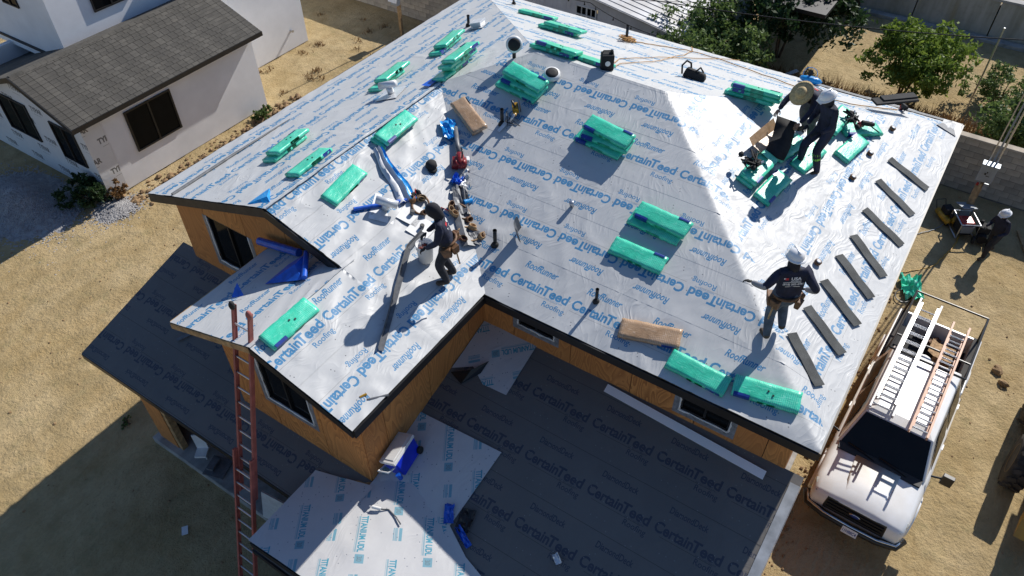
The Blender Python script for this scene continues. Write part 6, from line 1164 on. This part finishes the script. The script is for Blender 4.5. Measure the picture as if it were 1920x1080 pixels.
# ------------------------------------------------------------------ yellow loader at the right edge
M_CATY = mat('dusty_yellow_machine_paint', (.50, .27, .035), .55, var=.25, sc=3, c2=(.34, .18, .04)); M_TYRE = mat('dusty_tyre', (.05, .042, .034), .9, var=.4, sc=5, bmp=.4, bsc=18)
ldr = empty('wheel_loader', 'dusty yellow backhoe loader cut off by the right edge', 'loader', T(14.3, -5.32, 0) @ RZ(dg(176)))
def wheel(x, y, r_, w_):
    q = T(x, y, r_) @ Matrix.Rotation(math.pi / 2, 4, 'X'); b = MB(); b.lathe([(r_ * .55, -w_ * .45), (r_ * .93, -w_ * .5), (r_, -w_ * .3), (r_, w_ * .3), (r_ * .93, w_ * .5), (r_ * .55, w_ * .45)], 28, q); W = b.build('wheel', M_TYRE, ldr, True, world_=False); b = MB(); b.lathe([(.05, -w_ * .3), (r_ * .3, -w_ * .32), (r_ * .5, -w_ * .2), (r_ * .57, -w_ * .46), (r_ * .57, w_ * .46), (r_ * .5, w_ * .2), (r_ * .3, w_ * .32), (.05, w_ * .3)], 22, q); b.build('rim', M_CATY, W, True, world_=False)
    for i in range(18):
        a = i * 2 * math.pi / 18
        for s_ in (-1, 1): b = MB(q @ RZ(a + s_ * .08)); b.box((r_ + .015, 0, s_ * w_ * .22), (.06, .09, w_ * .42), M=Matrix.Rotation(s_ * .5, 3, 'X')); b.build('tread_lug', M_TYRE, W, world_=False)
for s_ in (-1, 1): wheel(.55, s_ * 1.12, .62, .42); wheel(-1.55, s_ * 1.1, .78, .5)
b = MB(); b.hexa([(-.6, -.45, .6), (1.5, -.4, .6), (1.5, .4, .6), (-.6, .45, .6)], [(-.6, -.45, 1.6), (1.4, -.36, 1.35), (1.4, .36, 1.35), (-.6, .45, 1.6)]); b.box((-1.2, 0, .75), (2.6, .7, .5)); b.build('chassis', M_CATY, ldr, world_=False, bevel=.04)
b = MB(); b.hexa([(-2.0, -.6, 1.2), (-.6, -.6, 1.2), (-.6, .6, 1.2), (-2.0, .6, 1.2)], [(-1.9, -.55, 2.5), (-.75, -.55, 2.5), (-.75, .55, 2.5), (-1.9, .55, 2.5)]); b.build('cab', M_TINT, ldr, world_=False, bevel=.04); b = MB(); b.box((-1.3, 0, 2.56), (1.4, 1.3, .1)); b.build('cab_roof', M_CATY, ldr, world_=False, bevel=.03)
for s_ in (-1, 1): b = MB(); b.tube([(-.55, s_ * .62, 1.6), (.9, s_ * .66, 1.45), (1.9, s_ * .72, .55)], .10, 8); b.build('loader_arm', M_CATY, ldr, world_=False); b = MB(); b.box((-1.55, s_ * 1.1, 1.66), (1.1, .5, .06)); b.build('fender', M_CATY, ldr, world_=False, bevel=.02)
b = MB(); b.prism([(1.8, -.8, .45), (2.3, -.8, .35), (2.0, -.8, .6), (1.85, -.8, 1.05)], (0, 1.6, 0)); b.build('bucket', M_CATY, ldr, world_=False)
# ------------------------------------------------------------------ gear on the ground by the power pole
g0 = gz(22.4, -1.4)
r = empty('generator', 'open-frame portable generator on the ground by the power pole', 'generator', T(22.25, -1.52, g0) @ RZ(.5)); b = MB()
for y in (-.27, .27): b.tube([(-.36, y, .05), (-.36, y, .55), (.36, y, .55), (.36, y, .05), (-.36, y, .05)], .02, 8)
for x in (-.36, .36): b.tube([(x, -.27, .55), (x, .27, .55)], .02, 8)
b.build('frame', M_STEEL, r, world_=False); b = MB(); b.box((-.02, 0, .24), (.46, .38, .32)); b.tube([(.2, -.1, .25), (.32, -.1, .25)], .09, 12); b.build('engine', M_BLKF, r, world_=False, bevel=.03); b = MB(); b.box((-.05, 0, .47), (.4, .36, .12)); b.build('fuel_tank', M_RED, r, world_=False, bevel=.04); b = MB(); b.box((-.26, 0, .3), (.04, .34, .24)); b.build('control_panel', M_PANEL, r, world_=False)
for y in (-.32, .32): b = MB(); b.tube([(.3, y, .11), (.3, y + .06 * (1 if y > 0 else -1), .11)], .11, 14); b.build('wheel', M_RUB, r, world_=False)
r = empty('air_compressor', 'yellow twin-tank air compressor beside the generator', 'compressor', T(22.6, -1.0, g0) @ RZ(.7)); 
for y in (-.11, .11): b = MB(); b.tube([(-.34, y, .16), (-.3, y, .16), (.3, y, .16), (.34, y, .16)], [.05, .1, .1, .05], 14); b.build('tank', M_YEL, r, True, world_=False)
b = MB(); b.box((.05, 0, .36), (.3, .26, .2)); b.tube([(-.2, 0, .26), (-.2, 0, .4)], .06, 10); b.build('pump', M_BLKF, r, world_=False, bevel=.02); b = MB(); b.tube([(.33, -.15, .2), (.5, -.15, .42), (.5, .15, .42), (.33, .15, .2)], .014, 6); b.build('handle', M_PIPE, r, True, world_=False)
b = MB(); b.M = T(22.75, -1.38, g0 + .62) @ RZ(.55) @ Matrix.Rotation(.25, 4, 'Y'); b.box((0, 0, 0), (.5, .42, .02)); b.box((0, 0, -.3), (.05, .3, .6)); tag(b.build('plywood_lid', M_PANEL), 'grey board propped over the gear by the power pole', 'board'); 
r = empty('second_compressor', 'dark compressor in the shade next to the walking worker', 'compressor', T(22.2, -2.05, g0) @ RZ(.2)); b = MB(); b.tube([(-.3, 0, .2), (.3, 0, .2)], .14, 14); b.build('tank', M_BLKF, r, world_=False); b = MB(); b.box((0, 0, .42), (.3, .3, .22)); b.tube([(.1, .1, .5), (.1, .1, .62)], .05, 8); b.build('pump', M_BLKF, r, world_=False, bevel=.03); 
for y in (-.2, .2): b = MB(); b.tube([(-.25, y - .03, .12), (-.25, y + .03, .12)], .12, 14); b.build('wheel', M_RUB, r, world_=False)
b = MB(); b.M = T(22.9, -1.42, .6) @ Matrix.Rotation(.35, 4, 'Y'); b.box((0, 0, 0), (.03, .16, 1.3)); tag(b.build('leaning_plank', M_LUM), 'short wooden plank leaning on the power pole', 'plank')
def onG(l, h=.02): return [(x, y, gz(x, y) + h) for x, y in l]
rope('air_hose', 'yellow air hose curving over the dirt from the generator', onG([(22.07, -1.54), (21.4, -1.5), (20.8, -1.35), (20.3, -1.2), (20.06, -1.06), (19.7, -.75), (19.35, -.40), (18.6, -.1)]), .014, M_YEL, 'hose'); rope('air_hose', 'grey-green air hose running towards the house wall', onG([(22.5, -1.1), (21.9, -.82), (21.5, -.5), (21.0, 0.1)]), .012, M_PANEL, 'hose')
crumple('green_wrapper', 'crumpled green plastic wrap on the dirt behind the truck', T(18.85, -.88, gz(18.85, -.88)) @ RZ(.4), .85, .5, .24, M_GREEN, 41, 'plastic wrap', 11)
b = MB(); b.tube([(18.4 + .25 * math.cos(i * .4), -.75 + .2 * math.sin(i * .4), .03) for i in range(16)], .016, 6); tag(b.build('black_strap', M_PIPE), 'black strap lying beside the crumpled green wrap', 'strap')
b = MB(); b.M = T(22.3, -3.3, gz(22, -3) + .05) @ RZ(.35); b.box((0, 0, 0), (1.9, .09, .05)); tag(b.build('timber', M_LUM), 'long timber lying on the dirt right of the walking worker', 'timber')
for i, (x, y, l, a) in enumerate(((17.0, -3.4, .3, .4), (16.6, -3.6, .22, 1.2))): b = MB(); b.M = T(x, y, gz(x, y) + .05) @ RZ(a); b.ball((0, 0, 0), (l * .6, l * .4, .09), 8, 5, jit=.2); tag(b.build('dirt_lump', M_CLOD), ['larger dark lump of dirt right of the truck bed', 'smaller dark lump of dirt right of the truck bed'][i], 'dirt lump')
